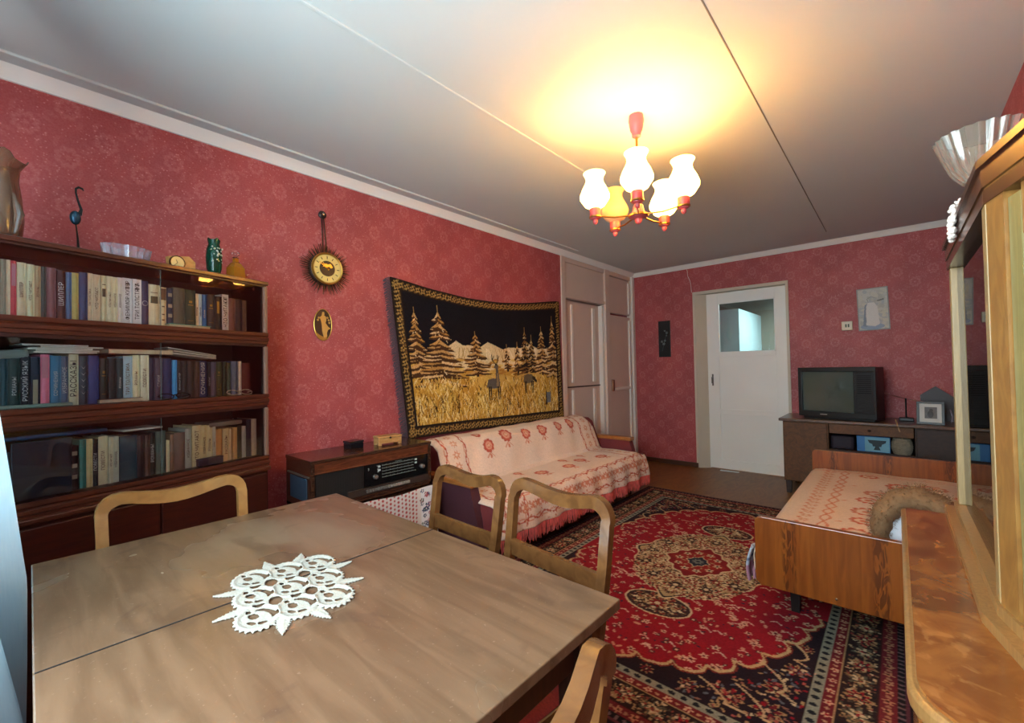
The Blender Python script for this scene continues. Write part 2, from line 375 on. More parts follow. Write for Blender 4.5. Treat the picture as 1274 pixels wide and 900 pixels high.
# built-in closet between the red wall and the far corner
cl = thing('built_in_closet', 'pale painted built-in closet with tall doors in the far left corner', 'closet', (0, 3.77, 0))
cp = P('closet_paint', 'd2b8a8', .5, var=.05); cw = P('closet_edge', 'e2d6ca', .45, var=.04)
for a, b_ in ((0, .075), (.925, 1.04)): obj('post', B(-.06, .012, a, b_, 0, 2.455, .006), cp, cl)
obj('post', B(-.06, .03, 1.615, 1.686, 0, 2.455, .008), cw, cl)
obj('header', B(-.06, .002, .075, .925, 2.40, 2.455, .004), cp, cl); obj('header', B(-.06, .002, 1.04, 1.615, 2.40, 2.455, .004), cp, cl)
obj('upper_panel', B(-.05, -.012, .075, .925, 2.05, 2.40, .004), cp, cl); obj('rail', B(-.06, .006, .075, .925, 2.015, 2.055, .004), cp, cl)
dd = obj('door', B(-.1, -.07, .075, .90, .02, 2.0, .004), cp, cl)
obj('batten', B(-.072, -.052, .27, .31, 1.08, 1.96, .006), cw, dd); obj('batten', B(-.072, -.052, .72, .78, 1.08, 1.96, .006), cw, dd)
obj('batten', B(-.072, -.052, .27, .31, .05, 1.0, .006), cw, dd); obj('batten', B(-.072, -.052, .72, .78, .05, 1.0, .006), cw, dd); obj('crossbar', B(-.072, -.06, .08, .89, 1.025, 1.04, .003), dark_trim, dd)
obj('door_edge', B(-.07, -.015, .88, .93, .02, 2.0, .004), cw, cl)
obj('upper_door', B(-.05, -.008, 1.05, 1.60, 1.93, 2.39, .006), cp, cl)
d2 = obj('lower_door', B(-.05, -.008, 1.05, 1.60, .03, 1.905, .006), cp, cl)
obj('crossbar', B(-.01, .012, 1.10, 1.58, .955, .99, .004), cw, d2); obj('latch', B(-.01, .02, 1.05, 1.10, .95, 1.09, .005), P('brass_dull', '8a5a3c', .35, .8), d2)
for z0_, z1_ in ((1.95, 2.36), (.06, 1.86)): obj('edge_strip', B(-.012, .014, 1.545, 1.575, z0_, z1_, .004), cw, cl)
obj('back_panel', B(-.4, -.36, 0, 1.686, 0, 2.5), cp, cl)

# pale curtain gathered at the left end of the window
ny, nx = 60, 160; s = np.linspace(0, 1, nx); t = np.linspace(0, 1, ny); S, T = np.meshgrid(s, t)
z = 2.3*(1-T)+.05*T
X = .70+.80*S+.01*np.sin(T*5)
g1 = np.clip((1.15-z)/.47, 0, 1.05); g2 = np.clip((.74-z)/.25, 0, 1.0); hi_ = np.clip(z-1.15, 0, 2)*.12
f1 = np.exp(-((X-.84)/.085)**2); f2 = np.exp(-((X-1.26)/.08)**2)
Y = -.19+f1*(.132+.056*g1-hi_)+f2*(.14+.044*g2-hi_)+.008*np.sin(S*46+T*2)
Y = np.minimum(Y, -.003); cur = np.stack([X, Y, z], -1); cc = np.empty((ny, nx, 3)); cc[:] = lin('a9cfe0')
m, nt, b = base_mat('curtain_tulle'); setp(b, Roughness=.8); tl = nd(nt, 'ShaderNodeBsdfTranslucent'); mx = nd(nt, 'ShaderNodeMixShader'); mx.inputs[0].default_value = .6
cq = mixc(nt, noise(nt, coords(nt, 'Object', (60, 60, 4)), 3), lin('d4e6ee'), lin('e6f2f6')); nt.links.new(cq, b.inputs['Base Color']); nt.links.new(cq, tl.inputs[0])
nt.links.new(b.outputs[0], mx.inputs[1]); nt.links.new(tl.outputs[0], mx.inputs[2]); nt.links.new(mx.outputs[0], nt.nodes['Material Output'].inputs[0])
ct = tag(sheet('curtain', cur, cc, m, None, .003), 'pale blue window curtain hanging beside the dining table corner', 'curtain')
# ------------------------------------------------------------------ bookcase with glazed sections, standing askew to the wall
# local frame: +x runs from the right (far) end towards the viewer's left, +y is the depth, so the front is y=0 and the back y=.27
BK = math.radians(16)
bkM = Matrix.Translation((.33, .785, 0)) @ Matrix(((math.sin(BK), -math.cos(BK), 0, 0), (-math.cos(BK), -math.sin(BK), 0, 0), (0, 0, 1, 0), (0, 0, 0, 1)))
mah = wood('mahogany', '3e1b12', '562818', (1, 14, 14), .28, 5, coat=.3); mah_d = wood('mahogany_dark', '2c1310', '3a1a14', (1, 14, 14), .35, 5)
inner = P('shelf_inside', '54392b', .6)
MIR = Matrix.Diagonal((-1, 1, 1, 1)); BKT = []
def bk_thing(name, label, cat, x=0, y=0, z=0, rz=0, group=None, ry=0):
    o = thing(name, label, cat, group=group); BKT.append(o)
    o.matrix_world = bkM @ Matrix.Translation((x, y, z)) @ Matrix.Rotation(rz, 4, 'Z') @ Matrix.Rotation(ry, 4, 'Y') @ MIR; return o
def unmirror(o):
    """parts were laid out leftwards from the right end; turn them into a right-handed frame"""
    for ch in o.children:
        ch.matrix_basis = MIR @ ch.matrix_basis @ MIR
        if ch.type == 'MESH': ch.data.transform(MIR); ch.data.flip_normals()
        unmirror(ch)
bk = bk_thing('bookcase', 'dark mahogany bookcase with three glazed shelves against the left wall', 'bookcase')
BL = .91
SEC = [(1.395, 1.69), (1.095, 1.395), (.795, 1.095)]
for i, (z0, z1) in enumerate(SEC):
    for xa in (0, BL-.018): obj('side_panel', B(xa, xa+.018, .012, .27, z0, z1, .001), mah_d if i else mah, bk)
    obj('back_panel', B(.018, BL-.018, .255, .27, z0, z1), inner, bk)
    obj('shelf_board', B(.018, BL-.018, .004, .255, z0+.035, z0+.055), mah, bk)
    # moulded front rail
    bm = prism(bmesh.new(), [(.0, .0), (.0, .012), (-.006, .016), (-.006, .028), (.002, .034), (-.003, .04), (-.003, .055), (.02, .055), (.02, 0)], BL+.006, lambda a, b, c: (c-.003, a, z0+b))
    obj('front_rail', bm, mah, bk, 25)
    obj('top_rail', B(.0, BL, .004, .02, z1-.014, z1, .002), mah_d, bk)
    obj('side_stile', B(-.001, .014, -.001, .014, z0+.055, z1-.012, .002), P('worn_edge', '7d5c4c', .35), bk)
    gl = pane('bookcase_glass', (.98, .995, .995), 1.45)
    obj('glass_pane', B(.014, .465, .013, .0165, z0+.05, z1-.008), gl, bk); obj('glass_pane', B(.445, BL-.014, .021, .0245, z0+.05, z1-.008), gl, bk)
    obj('glass_edge', B(.4448, .4455, .012, .016, z0+.055, z1-.014), P('glass_edge', '5c6e6c', .2), bk)
obj('top_board', B(-.006, BL+.006, -.004, .275, 1.685, 1.703, .003), mah, bk)
bs = obj('base_cabinet', B(0, BL, .006, .27, .07, .795, .003), wood('mahogany_base', '33120e', '42190f', (1, 10, 10), .3, 4), bk)
obj('base_moulding', B(-.006, BL+.006, -.012, .27, .778, .797, .005), mah, bk)
for a, b_ in ((.012, .452), (.458, BL-.012)): obj('door', B(a, b_, -.006, .008, .09, .765, .004), MC['mahogany_base'], bk)
obj('plinth', B(.01, BL-.01, .02, .26, 0, .07), mah_d, bk)

# books
BOOKS={'top':'''854 12 mottled olive-grey,8a8672,1,n
844 10 beige,b9a98e,1,n
830 14 red,b0444c,1,p
808 22 cream,bcb394,.99,v
789 19 cream,c0b896,.98,v
774 15 tan,a08a68,.97,v
761 14 dark green,39443f,.97,n
735 26 mauve-brown,6d4f52,.98,n
713 22 dark brown,3a2526,.95,W
698 15 blue,3f6284,.93,n
679 19 olive-yellow,a19a5c,.94,n
655 24 dark blue,33466a,.97,n
639 16 cream,bcb69c,.98,v
617 23 cream,b4ad93,.97,v
600 16 cream,c0b795,.97,s
584 17 pale cream,bdb79b,.97,v
567 17 cream,c2bba0,.97,v
550 17 ivory,d0ccb8,.98,v
522 28 white,d8dcda,.99,T
493 29 white,dbe0de,.99,T
469 24 dark purple,33304a,.98,o
428 41 cream,b9b294,.93,s
405 23 cream and brown,b8a984,.9,b
384 20 dark navy,2c3040,.9,m
339 45 grey-olive,4d4a40,.93,n
298 41 dark green,2c3a30,.92,g
282 16 cream,b9b096,.86,v
269 13 pale blue,9fb4c0,.86,v
252 17 bright blue,2d5f94,.86,w
218 34 dark grey,36353a,.88,g
187 32 black,241f22,.86,G
158 29 white,d2d2d0,.93,T
124 33 reddish brown,6a4846,.86,n
90 34 dark purple,3a2c3a,.86,n
70 20 brown,5a4440,.85,n''',
'middle':'''849 17 dark teal,1d3a40,.9,n
821 28 dark green,1c3230,.9,w
801 20 black,181f26,.95,W
776 24 dark navy,1c2636,.93,l
753 23 pink,c96a7c,.98,p
725 28 teal blue,2d6280,.96,w
707 18 slate,48586c,.95,W
679 27 cream and green,a9aa8c,1,T
653 26 dark blue,2c3a44,.96,d
622 31 navy,27386a,.97,n
599 23 dark green,20302c,.92,g
572 26 black,1c2426,.92,n
553 20 dark teal,1f3a40,.92,w
523 30 light blue,88a8b4,.97,v
500 23 cream,c0bc9c,1,v
470 29 cream,c8c4a4,1,v
449 22 dark purple,2c2838,.94,n
421 28 purple-grey,3c3a4c,.94,w
389 32 navy,1c2c54,.93,n
371 18 bright blue,2f86c0,.9,n
353 18 black,181c20,.88,w
328 25 dark grey,24282a,.88,n
300 28 dark brown,2e2826,.88,n
281 19 brown,44342e,.87,n
251 30 navy,1e2c54,.88,T
238 13 black,1c2022,.84,w
214 24 slate purple,4c4a5c,.86,n
189 25 dark olive,3a4028,.86,g
167 21 dark green,20302a,.86,n
146 22 grey-green,3c5048,.84,n
116 30 blue-grey,56688a,.88,n
100 15 white,d6d2ce,.88,n
57 43 maroon,4c2028,.84,n''',
'bottom':'''840 26 dark teal,1f3a40,.9,w
678 23 black,241f22,.88,m
658 19 teal,2f7068,.98,n
640 18 pale yellow,bcae7c,.98,n
625 16 dark grey,23292c,.96,W
597 28 cream,c2bb9a,1,v
583 14 pale cream,bfbca0,.97,v
564 19 pale grey-green,b0b8a4,.97,v
508 55 dark blue,28404e,.95,n
485 24 dark brown,33262a,.93,n
466 19 brown,4a3632,.92,n
447 19 black,1c1e20,.95,T
411 36 grey teal,3e5654,.97,n
396 14 cream,c4bb9a,.74,n
382 15 brown,7a604c,.86,n
340 42 grey-brown,6a5850,.88,n
315 25 pale grey,9aa096,.95,v
276 38 cream,c6b58e,1,v
253 23 pale yellow,cbb78c,.98,v
230 24 cream,c9bb98,.97,v
216 14 pale blue,a9b4ac,.96,v
188 28 tan,b08c5c,.84,n
159 29 cream,cbb892,.84,v
145 15 pale,c2b49a,.82,n
122 22 tan,b29a70,.84,n
100 23 dark green,2c3630,.88,n
76 23 pale blue,9fb0b4,.84,n
53 24 navy,252e48,1,n
25 28 pale grey,a8b0aa,1,n'''}

SHZ = {'top': 1.450, 'middle': 1.150, 'bottom': .850}
ORD = ['rightmost', 'second from right', 'third from right', 'fourth from right', 'fifth from right', 'sixth from right', 'seventh from right', 'eighth from right', 'ninth from right', 'tenth from right']
NUM = 'eleventh twelfth thirteenth fourteenth fifteenth sixteenth seventeenth eighteenth nineteenth twentieth'.split()
def ordinal(k):
    if k < 10: return ORD[k]
    if k < 20: return NUM[k-10]+' from right'
    k2 = k-20; words = 'first second third fourth fifth sixth seventh eighth ninth tenth eleventh twelfth thirteenth fourteenth fifteenth sixteenth'.split()
    return 'twenty-%s from right' % words[k2] if k2 < 9 else ('thirtieth from right' if k2 == 9 else 'thirty-%s from right' % words[k2-10])
paper_m = P('book_paper', 'd0c4a4', .9, scale=90, var=.2)
ink_w = P('spine_ink_white', 'c8ccc8', .6); ink_g = P('spine_ink_gold', 'a08648', .4, .5); ink_k = P('spine_ink_dark', '33322e', .6); ink_b = P('spine_ink_brown', '6a4a34', .6)
TIT = {('top', '1'): ['КАССИЛЬ', 'ФЕНИМОР КУПЕР', 'ЛЕРМОНТОВ', 'ТВАРДОВСКИЙ'], ('x', ''): []}
WORDS = ['ШИЛЛЕР', 'ФЕНИМОР КУПЕР', 'ТРИ ТОЛСТЯКА', 'ЧТО ЧИТАЮТ', 'РУССКИЙ ЯЗЫК', 'ИЗБРАННОЕ', 'РАССКАЗЫ', 'СОЧИНЕНИЯ', 'ПОВЕСТИ', 'РОМАНЫ', 'СТИХИ']
wi = 0
def spine_mats(hexc, style):
    key = 'book_'+hexc
    return P(key, tuple(min(.8, x*1.6) for x in lin(hexc)), .55, var=.18, scale=40)
for shelf, txt in BOOKS.items():
    rows = [r.split(' ', 2) for r in txt.split('\n')]; n = len(rows)
    for k, (x, w, rest) in enumerate(rows):
        x, w = int(x)/1000, int(w)/1000; cname, hx, hf, st = rest.split(',')
        h = .182*float(hf) - (.004 if shelf == 'bottom' else 0); dep = random.uniform(.12, .15); y = .05+random.uniform(-.003, .006)
        tall = {'n': 'plain spine', 'v': 'faded lettering', 'p': 'two-tone spine', 'T': 'lettered spine', 'W': 'white lettering', 's': 'square label', 'o': 'round emblem', 'b': 'brown top', 'm': 'pale bands', 'g': 'dull gold marks', 'G': 'gold figure', 'w': 'thin white title', 'l': 'cream label', 'd': 'diamond pattern'}[st]
        bo = bk_thing('book', '%s book with %s, %s on the %s bookcase shelf' % (cname, tall, ordinal(n-1-k), shelf), 'book', x, y, SHZ[shelf]+.0005, group='books upright on the %s bookcase shelf' % shelf)
        g = .0006; W = w-g
        cv = bmesh.new(); box(cv, g, g+.0022, 0, dep, 0, h); box(cv, W-.0022, W, 0, dep, 0, h)
        sp = [(g+W/2+(W-g)/2*math.cos(a)*-1-g/2, .003-.0035*math.sin(a)) for a in np.linspace(0, PI, 7)]
        prism(cv, [(g, .006)]+[(g+(W-g)*i/6, .004-.0045*math.sin(PI*i/6)) for i in range(7)]+[(W, .006)], h, lambda a, b, c: (a, b, c))
        obj('cover', cv, spine_mats(hx, st), bo, 30)
        obj('pages', B(g+.0022, W-.0022, .006, dep-.004, .003, h-.003), paper_m, bo)
        cx = g+(W-g)/2; yf = -.0012; ww = (W-g)
        light = sum(lin(hx)) > .5
        def mark(z0, z1, a, b_, mt, nm='spine_label'): obj(nm, B(cx-ww*a/2, cx+ww*b_/2, yf, .002, z0*h, z1*h), mt, bo)
        def lett(s, mt, size, zc, turn=1):
            M = Matrix.Translation((cx, yf-.0004, zc*h)) @ Matrix.Rotation(PI/2, 4, 'X') @ Matrix.Rotation(-turn*PI/2, 4, 'Z'); t = text('title', s, size, mt, bo, M); return t
        if st in 'TW':
            s = WORDS[wi % len(WORDS)]; wi += 1
            lett(s, (ink_k if light else ink_w), min(ww*.9, h*1.25/max(6, len(s))), .52)
            if shelf == 'top' and hx.startswith('d'): mark(.86, .885, .5, .5, ink_k); mark(.78, .8, .5, .5, ink_k)
        elif st == 'v':
            if ww > .008: lett(random.choice(WORDS), ink_b, ww*.55, .5)
        elif st == 'w': lett(random.choice(WORDS), ink_w, ww*.5, .45)
        elif st == 's': mark(.55, .72, .6, .6, P('label_olive', '5a5642', .6)); mark(.80, .815, .6, .6, ink_b)
        elif st == 'o':
            eb = bmesh.new(); ring = [(cx+.4*ww*math.cos(a), .5*h+.4*ww*math.sin(a)) for a in np.linspace(0, 2*PI, 16, endpoint=False)]
            tube(eb, [(a, yf, b) for a, b in ring], .0008, 5, closed=True); obj('emblem', eb, ink_w, bo)
        elif st == 'b': mark(.68, .97, .86, .86, ink_b); mark(.5, .53, .4, .4, ink_b); mark(.3, .33, .4, .4, ink_b); mark(.16, .19, .4, .4, ink_b)
        elif st == 'm':
            for z0 in (.25, .5, .78): mark(z0, z0+.09, .7, .7, P('label_beige', 'a39880', .6))
        elif st == 'g': mark(.6, .62, .5, .5, ink_g); mark(.66, .72, .3, .3, ink_g); mark(.2, .21, .5, .5, ink_g)
        elif st == 'G': mark(.5, .85, .3, .4, ink_g)
        elif st == 'l': mark(.05, .55, .5, .5, P('label_cream', '9a987e', .7))
        elif st == 'p': mark(.55, .95, .7, .7, P('label_pink', 'c8808a', .6))
        elif st == 'd':
            db = bmesh.new()
            for q in range(5):
                zc = h*(.28+q*.13); pr = [(cx, zc-h*.062), (cx+ww*.3, zc), (cx, zc+h*.062), (cx-ww*.3, zc)]
                tube(db, [(a, yf, b) for a, b in pr], .0011, 4, closed=True)
            obj('diamond_pattern', db, ink_w, bo)

# things lying flat on and in front of the rows
def slab(name, label, x, y, z, w, d, h, mt, rz=0, rx=0, cat='book', edge=True, group=None):
    o = bk_thing(name, label, cat, x, y, z, rz, group, rx)
    if edge:
        c = bmesh.new(); box(c, 0, w, 0, d, 0, .002); box(c, 0, w, 0, d, h-.002, h); box(c, 0, w, d-.002, d, 0, h); obj('cover', c, mt, o)
        obj('pages', B(.003, w-.003, .003, d-.002, .002, h-.002), paper_m, o)
    else:
        obj('sheet', B(0, w, 0, d, 0, h, min(w, d, h)*.3), mt, o)
    return o
pm = P('old_paper', 'd0d0c2', .8, scale=60)
slab('flat_book', 'thin turquoise book lying flat on top shelf in front of dark green book', .245, .03, 1.4505, .165, .05, .014, P('turquoise_cover', '4fae92', .5), rz=-.02)
for q in range(5): slab('magazine', ['lowest', 'second lowest', 'middle', 'second highest', 'topmost'][q]+' magazine of white stack lying above pink book on middle shelf', .63+.006*q*(-1)**q, .045, 1.3335+q*.0062, .165, .12, .0058, pm, rz=.012*(q-2), cat='magazine', edge=False, group='magazines stacked above the middle row')
slab('boxed_book', 'flat brown boxed book lying above cream books on middle shelf', .385, .042, 1.3345, .215, .14, .02, P('brown_box_cover', '6a4a3c', .6))
for q in range(3): slab('magazine', ['lowest', 'middle', 'upper'][q]+' sagging magazine leaning down at right above navy lettered book', .215, .045, 1.319+q*.007, .19, .12, .005, pm, rz=.02*q, rx=-.12-.02*q, cat='magazine', edge=False, group='sagging magazines on the middle row')
slab('crumpled_paper', 'open grey papers lying on top at far left of middle shelf', .80, .045, 1.317, .09, .12, .03, P('grey_paper', '7f8a84', .8, bmp=.6, bscale=25), rx=.1, cat='paper', edge=False)
slab('open_brochure', 'pale green brochure lying flat on middle shelf below pink book', .70, .03, 1.1505, .175, .03, .012, P('pale_green_paper', '8fa898', .7), rz=.03, cat='brochure', edge=False)
slab('flat_book', 'thin brown book lying flat on middle shelf below light blue book', .50, .03, 1.1505, .13, .03, .016, P('brown_flat_cover', '5c4038', .6), rz=.02)
slab('large_folder', 'large dark navy folder standing face out on bottom shelf', .70, .04, .8505, .145, .01, .19, P('navy_folder', '17283a', .3), cat='folder', edge=False)
slab('flat_folder', 'blue folder lying above navy folder on bottom shelf', .60, .045, 1.0465, .26, .13, .014, P('blue_folder', '234a70', .4), cat='folder', edge=False)
slab('magazine', 'pale magazine lying above dark blue book on bottom shelf', .425, .045, 1.036, .13, .12, .008, pm, rx=.0, cat='magazine', edge=False)
slab('magazine', 'grey magazine lying above tan books on bottom shelf', .095, .05, 1.012, .15, .12, .02, P('grey_magazine', '8f8c84', .7), cat='magazine', edge=False)
cb = bk_thing('small_box', 'small dark blue box lying in front of books on bottom shelf', 'box', .2, .024, .8505, .05)
obj('body', B(0, .1, 0, .025, 0, .026, .002), P('box_navy', '2a2c54', .5), cb); obj('lid', B(-.001, .101, -.001, .026, .026, .032, .002), P('box_navy2', '343660', .5), cb)
def specs(label, x, y, z, mt, rz):
    o = bk_thing('eyeglasses', label, 'eyeglasses', x, y, z, rz, 'folded eyeglasses on the middle shelf')
    for k in (0, 1): obj('rim', tube(bmesh.new(), [(.028+k*.062+.026*math.cos(a), .012*math.sin(a), .013+.011*math.sin(a)) for a in np.linspace(0, 2*PI, 20, endpoint=False)], .0022, 6, closed=True), mt, o, True)
    obj('bridge', tube(bmesh.new(), [(.053, 0, .016), (.059, -.002, .019), (.065, 0, .016)], .002, 6), mt, o, True)
    for k in (0, 1): obj('temple', tube(bmesh.new(), [(.002+k*.116, .008, .014), (.03+k*.06, .016, .008), (.1-k*.09, .017, .003)], .0018, 6), mt, o, True)
specs('pale folded eyeglasses lying at right end of middle shelf', .055, .0375, 1.1505, P('pale_plastic', 'c8c0b0', .3), .05)
specs('black folded eyeglasses lying on middle shelf near glass overlap', .325, .0375, 1.1505, P('black_plastic', '15171a', .25), .0)

# ornaments on the bookcase top
TOP = 1.7035
def orn(name, label, cat, x, y, rz=0): return bk_thing(name, label, cat, x, y, TOP, rz)
v = orn('glass_vase', 'tall smoky glass vase with flared jagged rim at left on bookcase', 'vase', .865, .10)
smoky = glass('smoky_glass', 'a88d76', .08, .75)
def wv(r, z, a, j): return (r*(1+.10*math.cos(4*a)*(z/.28)), z+(.022*max(0, math.cos(4*a)) if j in (6, 7) else 0))
obj('body', L([(.045, 0), (.06, .01), (.064, .07), (.058, .14), (.05, .2), (.052, .24), (.07, .262), (.067, .262), (.047, .235), (.045, .2), (.053, .14), (.058, .07), (.05, .016), (.0, .012)], 32, wob=wv), smoky, v, True)
for a in (0, 2.1, 4.2): obj('drip', tube(bmesh.new(), [(.055*math.cos(a), .055*math.sin(a), .15), (.076*math.cos(a), .076*math.sin(a), .08), (.062*math.cos(a), .062*math.sin(a), .02)], [.004, .012, .006], 8), smoky, v, True)
v = orn('heron_figurine', 'slender dark metal heron figurine on bookcase', 'figurine', .65, .12)
drk = P('dark_metal', '1d2224', .3, .6)
obj('base', L([(.022, 0), (.022, .004), (.0, .006)], 20), drk, v, True)
for s in (0, 1): obj('leg', tube(bmesh.new(), [(.002+s*.004, s*.004, .003), (.006+s*.002, 0, .06), (.012, 0, .112)], .0022, 6), drk, v, True)
obj('body', ball(bmesh.new(), (.014, 0, .135), .016, .013, .026, 12), P('heron_body', '24465a', .2, .5), v, True)
obj('neck', tube(bmesh.new(), [(.002, 0, .15), (-.003, 0, .17), (.006, 0, .2), (.012, 0, .228), (.012, 0, .244), (.004, 0, .252), (-.006, 0, .25), (-.010, 0, .243)], [.007, .0045, .0035, .003, .0035, .0045, .004, .001], 8), drk, v, True)
v = orn('crystal_bowl', 'oval cut crystal bowl on bookcase beside small clock', 'bowl', .515, .11)
def wb(r, z, a, j): return (r*(1+.05*math.cos(18*a))*(1.0 if True else 1), z)
bm = L([(.05, 0), (.062, .008), (.07, .06), (.066, .06), (.058, .012), (0, .008)], 72, wob=wb)
bmesh.ops.scale(bm, vec=(1.12, .7, 1), verts=bm.verts); obj('body', bm, glass('crystal', 'e8e4ee', .06, .8), v, 30)
v = orn('desk_clock', 'small wooden desk clock with round cream dial on bookcase', 'clock', .315, .10)
blk = prism(bmesh.new(), [(-.045, 0), (.05, 0), (.058, .058), (-.02, .072), (-.045, .05)], .03, lambda a, b, c: (a, c, b)); obj('wooden_block', blk, wood('birch_block', 'b08040', 'c89a5c', (2, 8, 8), .5, 4), v)
Mx = Matrix.Rotation(PI/2, 3, 'X')
obj('bezel', L([(.027, 0), (.031, .004), (.03, .01), (.026, .01)], 28, (.03, -.0, .034), M=Mx, cap=False), P('bezel_dark', '3a2a1c', .3, .6), v, True)
obj('dial', L([(.026, 0), (.026, .0085), (.0, .0086)], 28, (.03, -.0, .034), M=Mx), P('dial_cream', 'd8c080', .4), v, True)
for a, l in ((.5, .014), (2.4, .019)): obj('hand', tube(bmesh.new(), [(.03, -.0095, .034), (.03+l*math.sin(a), -.0095, .034+l*math.cos(a))], .0008, 5), drk, v)
v = orn('green_vase', 'slim dark green glass vase with silver ornament on bookcase', 'vase', .185, .11)
grn = glass('green_glass', '0f5a42', .05, .6)
obj('body', L([(.014, 0), (.02, .004), (.03, .04), (.033, .09), (.03, .13), (.022, .155), (.026, .175), (.023, .175), (.018, .155), (.026, .13), (.029, .09), (.02, .02), (0, .015)], 28, wob=lambda r, z, a, j: (r, z+(.008*max(0, math.cos(4*a)) if j in (6, 7) else 0))), grn, v, True)
bm = bmesh.new()
for k in range(26):
    a = -PI/2+random.uniform(-1.1, 1.1); z = random.uniform(.06, .14); r = .0322
    ball(bm, (r*math.cos(a), r*math.sin(a), z), random.uniform(.002, .005), n=5)
tag(obj('ornament', bm, P('silver_paint', 'b8beb4', .35, .6), v), kind='stuff')
v = orn('glass_decanter', 'amber square glass decanter with stopper on bookcase', 'decanter', .085, .11)
amb = glass('amber_glass', 'd8962c', .06, .6)
obj('body', L([(.038, 0), (.041, .004), (.038, .065), (.022, .088), (.013, .094), (.013, .112), (.010, .112), (.010, .092), (.034, .062), (.035, .008), (0, .006)], 4, M=Matrix.Rotation(.7, 3, 'Z')), amb, v)
obj('collar', L([(.009, .108), (.014, .11), (.014, .116), (.009, .118)], 16), glass('clear_glass', 'e6e0d6', .05), v, True)
obj('stopper', L([(.006, .116), (.01, .122), (.017, .128), (.018, .138), (.01, .146), (0, .147)], 12), MC['clear_glass'], v, True)
v = orn('bird_ornament', 'tiny reddish bird ornament at the right end of bookcase', 'ornament', .035, .12)
obj('body', ball(bmesh.new(), (0, 0, .028), .012, .008, .014, 8), P('red_glaze', '8a3a2c', .25), v, True); obj('beak', L([(.004, 0), (0, .014)], 8, (-.01, 0, .042), M=Matrix.Rotation(-1, 3, 'Y')), P('pale_glaze', 'c8a088', .3), v); obj('foot', L([(.012, 0), (.004, .01), (.004, .018)], 12), MC['red_glaze'], v, True)

for o in BKT: unmirror(o)

# ------------------------------------------------------------------ dining table
tb = thing('dining_table', 'brown wooden extending dining table with a split top in the foreground', 'table', (.905, .004, 0))
TX, TY = 1.285, .842
m, nt, b = base_mat('table_veneer'); v1 = coords(nt, 'Object', (1.2, 9, 4)); n1 = noise(nt, v1, 3, 6, .6); n2 = noise(nt, coords(nt), 2.2, 4, .4); n3 = noise(nt, coords(nt), 16, 4)
c1 = mixc(nt, sstep(nt, n1, .3, .7), lin('5e4632'), lin('705640')); c1 = mixc(nt, mth(nt, 'MULTIPLY', sstep(nt, n2, .45, .7), .55), c1, lin('80705c')); c1 = mixc(nt, mth(nt, 'MULTIPLY', sstep(nt, n3, .6, .75), .3), c1, lin('523c2e'))
n4 = noise(nt, coords(nt), 5.5, 6, 1.4); c1 = mixc(nt, mth(nt, 'MULTIPLY', sstep(nt, n4, .56, .66), .35), c1, lin('46342a')); c1 = mixc(nt, mth(nt, 'MULTIPLY', sstep(nt, noise(nt, coords(nt), 120, 2), .66, .74), .22), c1, lin('9a8674'))
nt.links.new(c1, b.inputs['Base Color']); nt.links.new(mth(nt, 'MULTIPLY_ADD', n2, .3, .12), b.inputs['Roughness']); setp(b, Coat_Weight=.25, Coat_Roughness=.3)
bump(nt, b, n1, .04, .001); tabm = m; tab_d = wood('table_dark', '2e1a12', '3c2318', (8, 8, 1), .4, 4)
sx = 1.546-.905
obj('table_leaf', B(0, sx-.0018, 0, TY, .728, .75, .0025), tabm, tb); obj('table_leaf', B(sx+.0018, TX, 0, TY, .728, .75, .0025), tabm, tb)
obj('gap_shade_strip', B(sx-.0016, sx+.0016, .002, TY-.002, .725, .7502), P('gap_shade_black', '120c0a', .9), tb)  # near-black strip paints the shade of the open split between the leaves
ap = bmesh.new()
for a in ((.06, TX-.06, .05, .07), (.06, TX-.06, TY-.07, TY-.05), (.06, .08, .05, TY-.05), (TX-.08, TX-.06, .05, TY-.05)): box(ap, *a, .62, .727, .002)
obj('apron', ap, tab_d, tb)
for lx in (.045, TX-.10):
    for ly in (.04, TY-.095): obj('leg', bar(bmesh.new(), [(lx+.027, ly+.027, .727), (lx+.027, ly+.027, .6), (lx+.027, ly+.027, 0)], [.055, .055, .04], .05), tab_d, tb)

# crocheted doily: rings, arcs and leaf points of cotton cord
dl = thing('doily', 'white crocheted lace doily lying on the dining table', 'doily', (1.585, .405, .7505), math.radians(-14))
cot = P('cotton', 'a8a498', .95, var=.3, scale=260, bmp=.6, bscale=900)
# solid where the crochet is dense, real holes between the stitches
res = .0014; DW, DH = .40, .30; gx = np.arange(-DW/2, DW/2, res); gy = np.arange(-DH/2, DH/2, res); GX, GY = np.meshgrid(gx, gy)
mask = np.zeros(GX.shape, bool); hole = np.zeros(GX.shape, bool); hgt = np.zeros(GX.shape)
def disc(cx, cy, rx, ry, a=0.):
    u = ((GX-cx)*math.cos(a)+(GY-cy)*math.sin(a))/rx; v = (-(GX-cx)*math.sin(a)+(GY-cy)*math.cos(a))/ry; return u*u+v*v
px_, py_ = .098, .072
for i in (-1, 0, 1):
    for j in (-1, 0, 1):
        cx, cy = i*px_, j*py_; ang = np.arctan2((GY-cy)/.8, GX-cx); d_ = disc(cx, cy, .056, .044)
        mask |= d_ < (1+.05*np.cos(22*ang))**2
        hgt += .002*np.exp(-((np.sqrt(d_)-.85)/.1)**2)
        hole |= (disc(cx-.010, cy+.014, .027, .013, .5) < 1) & ~(disc(cx-.004, cy+.007, .027, .012, .5) < 1)
        hole |= disc(cx-.008, cy-.008, .013, .0085, .3) < 1; hole |= disc(cx+.018, cy-.013, .010, .005, .6) < 1; hole |= disc(cx+.026, cy+.006, .006, .008) < 1; hole |= disc(cx-.03, cy-.016, .006, .0045) < 1
        hole |= disc(cx+.005, cy+.034, .010, .0035) < 1
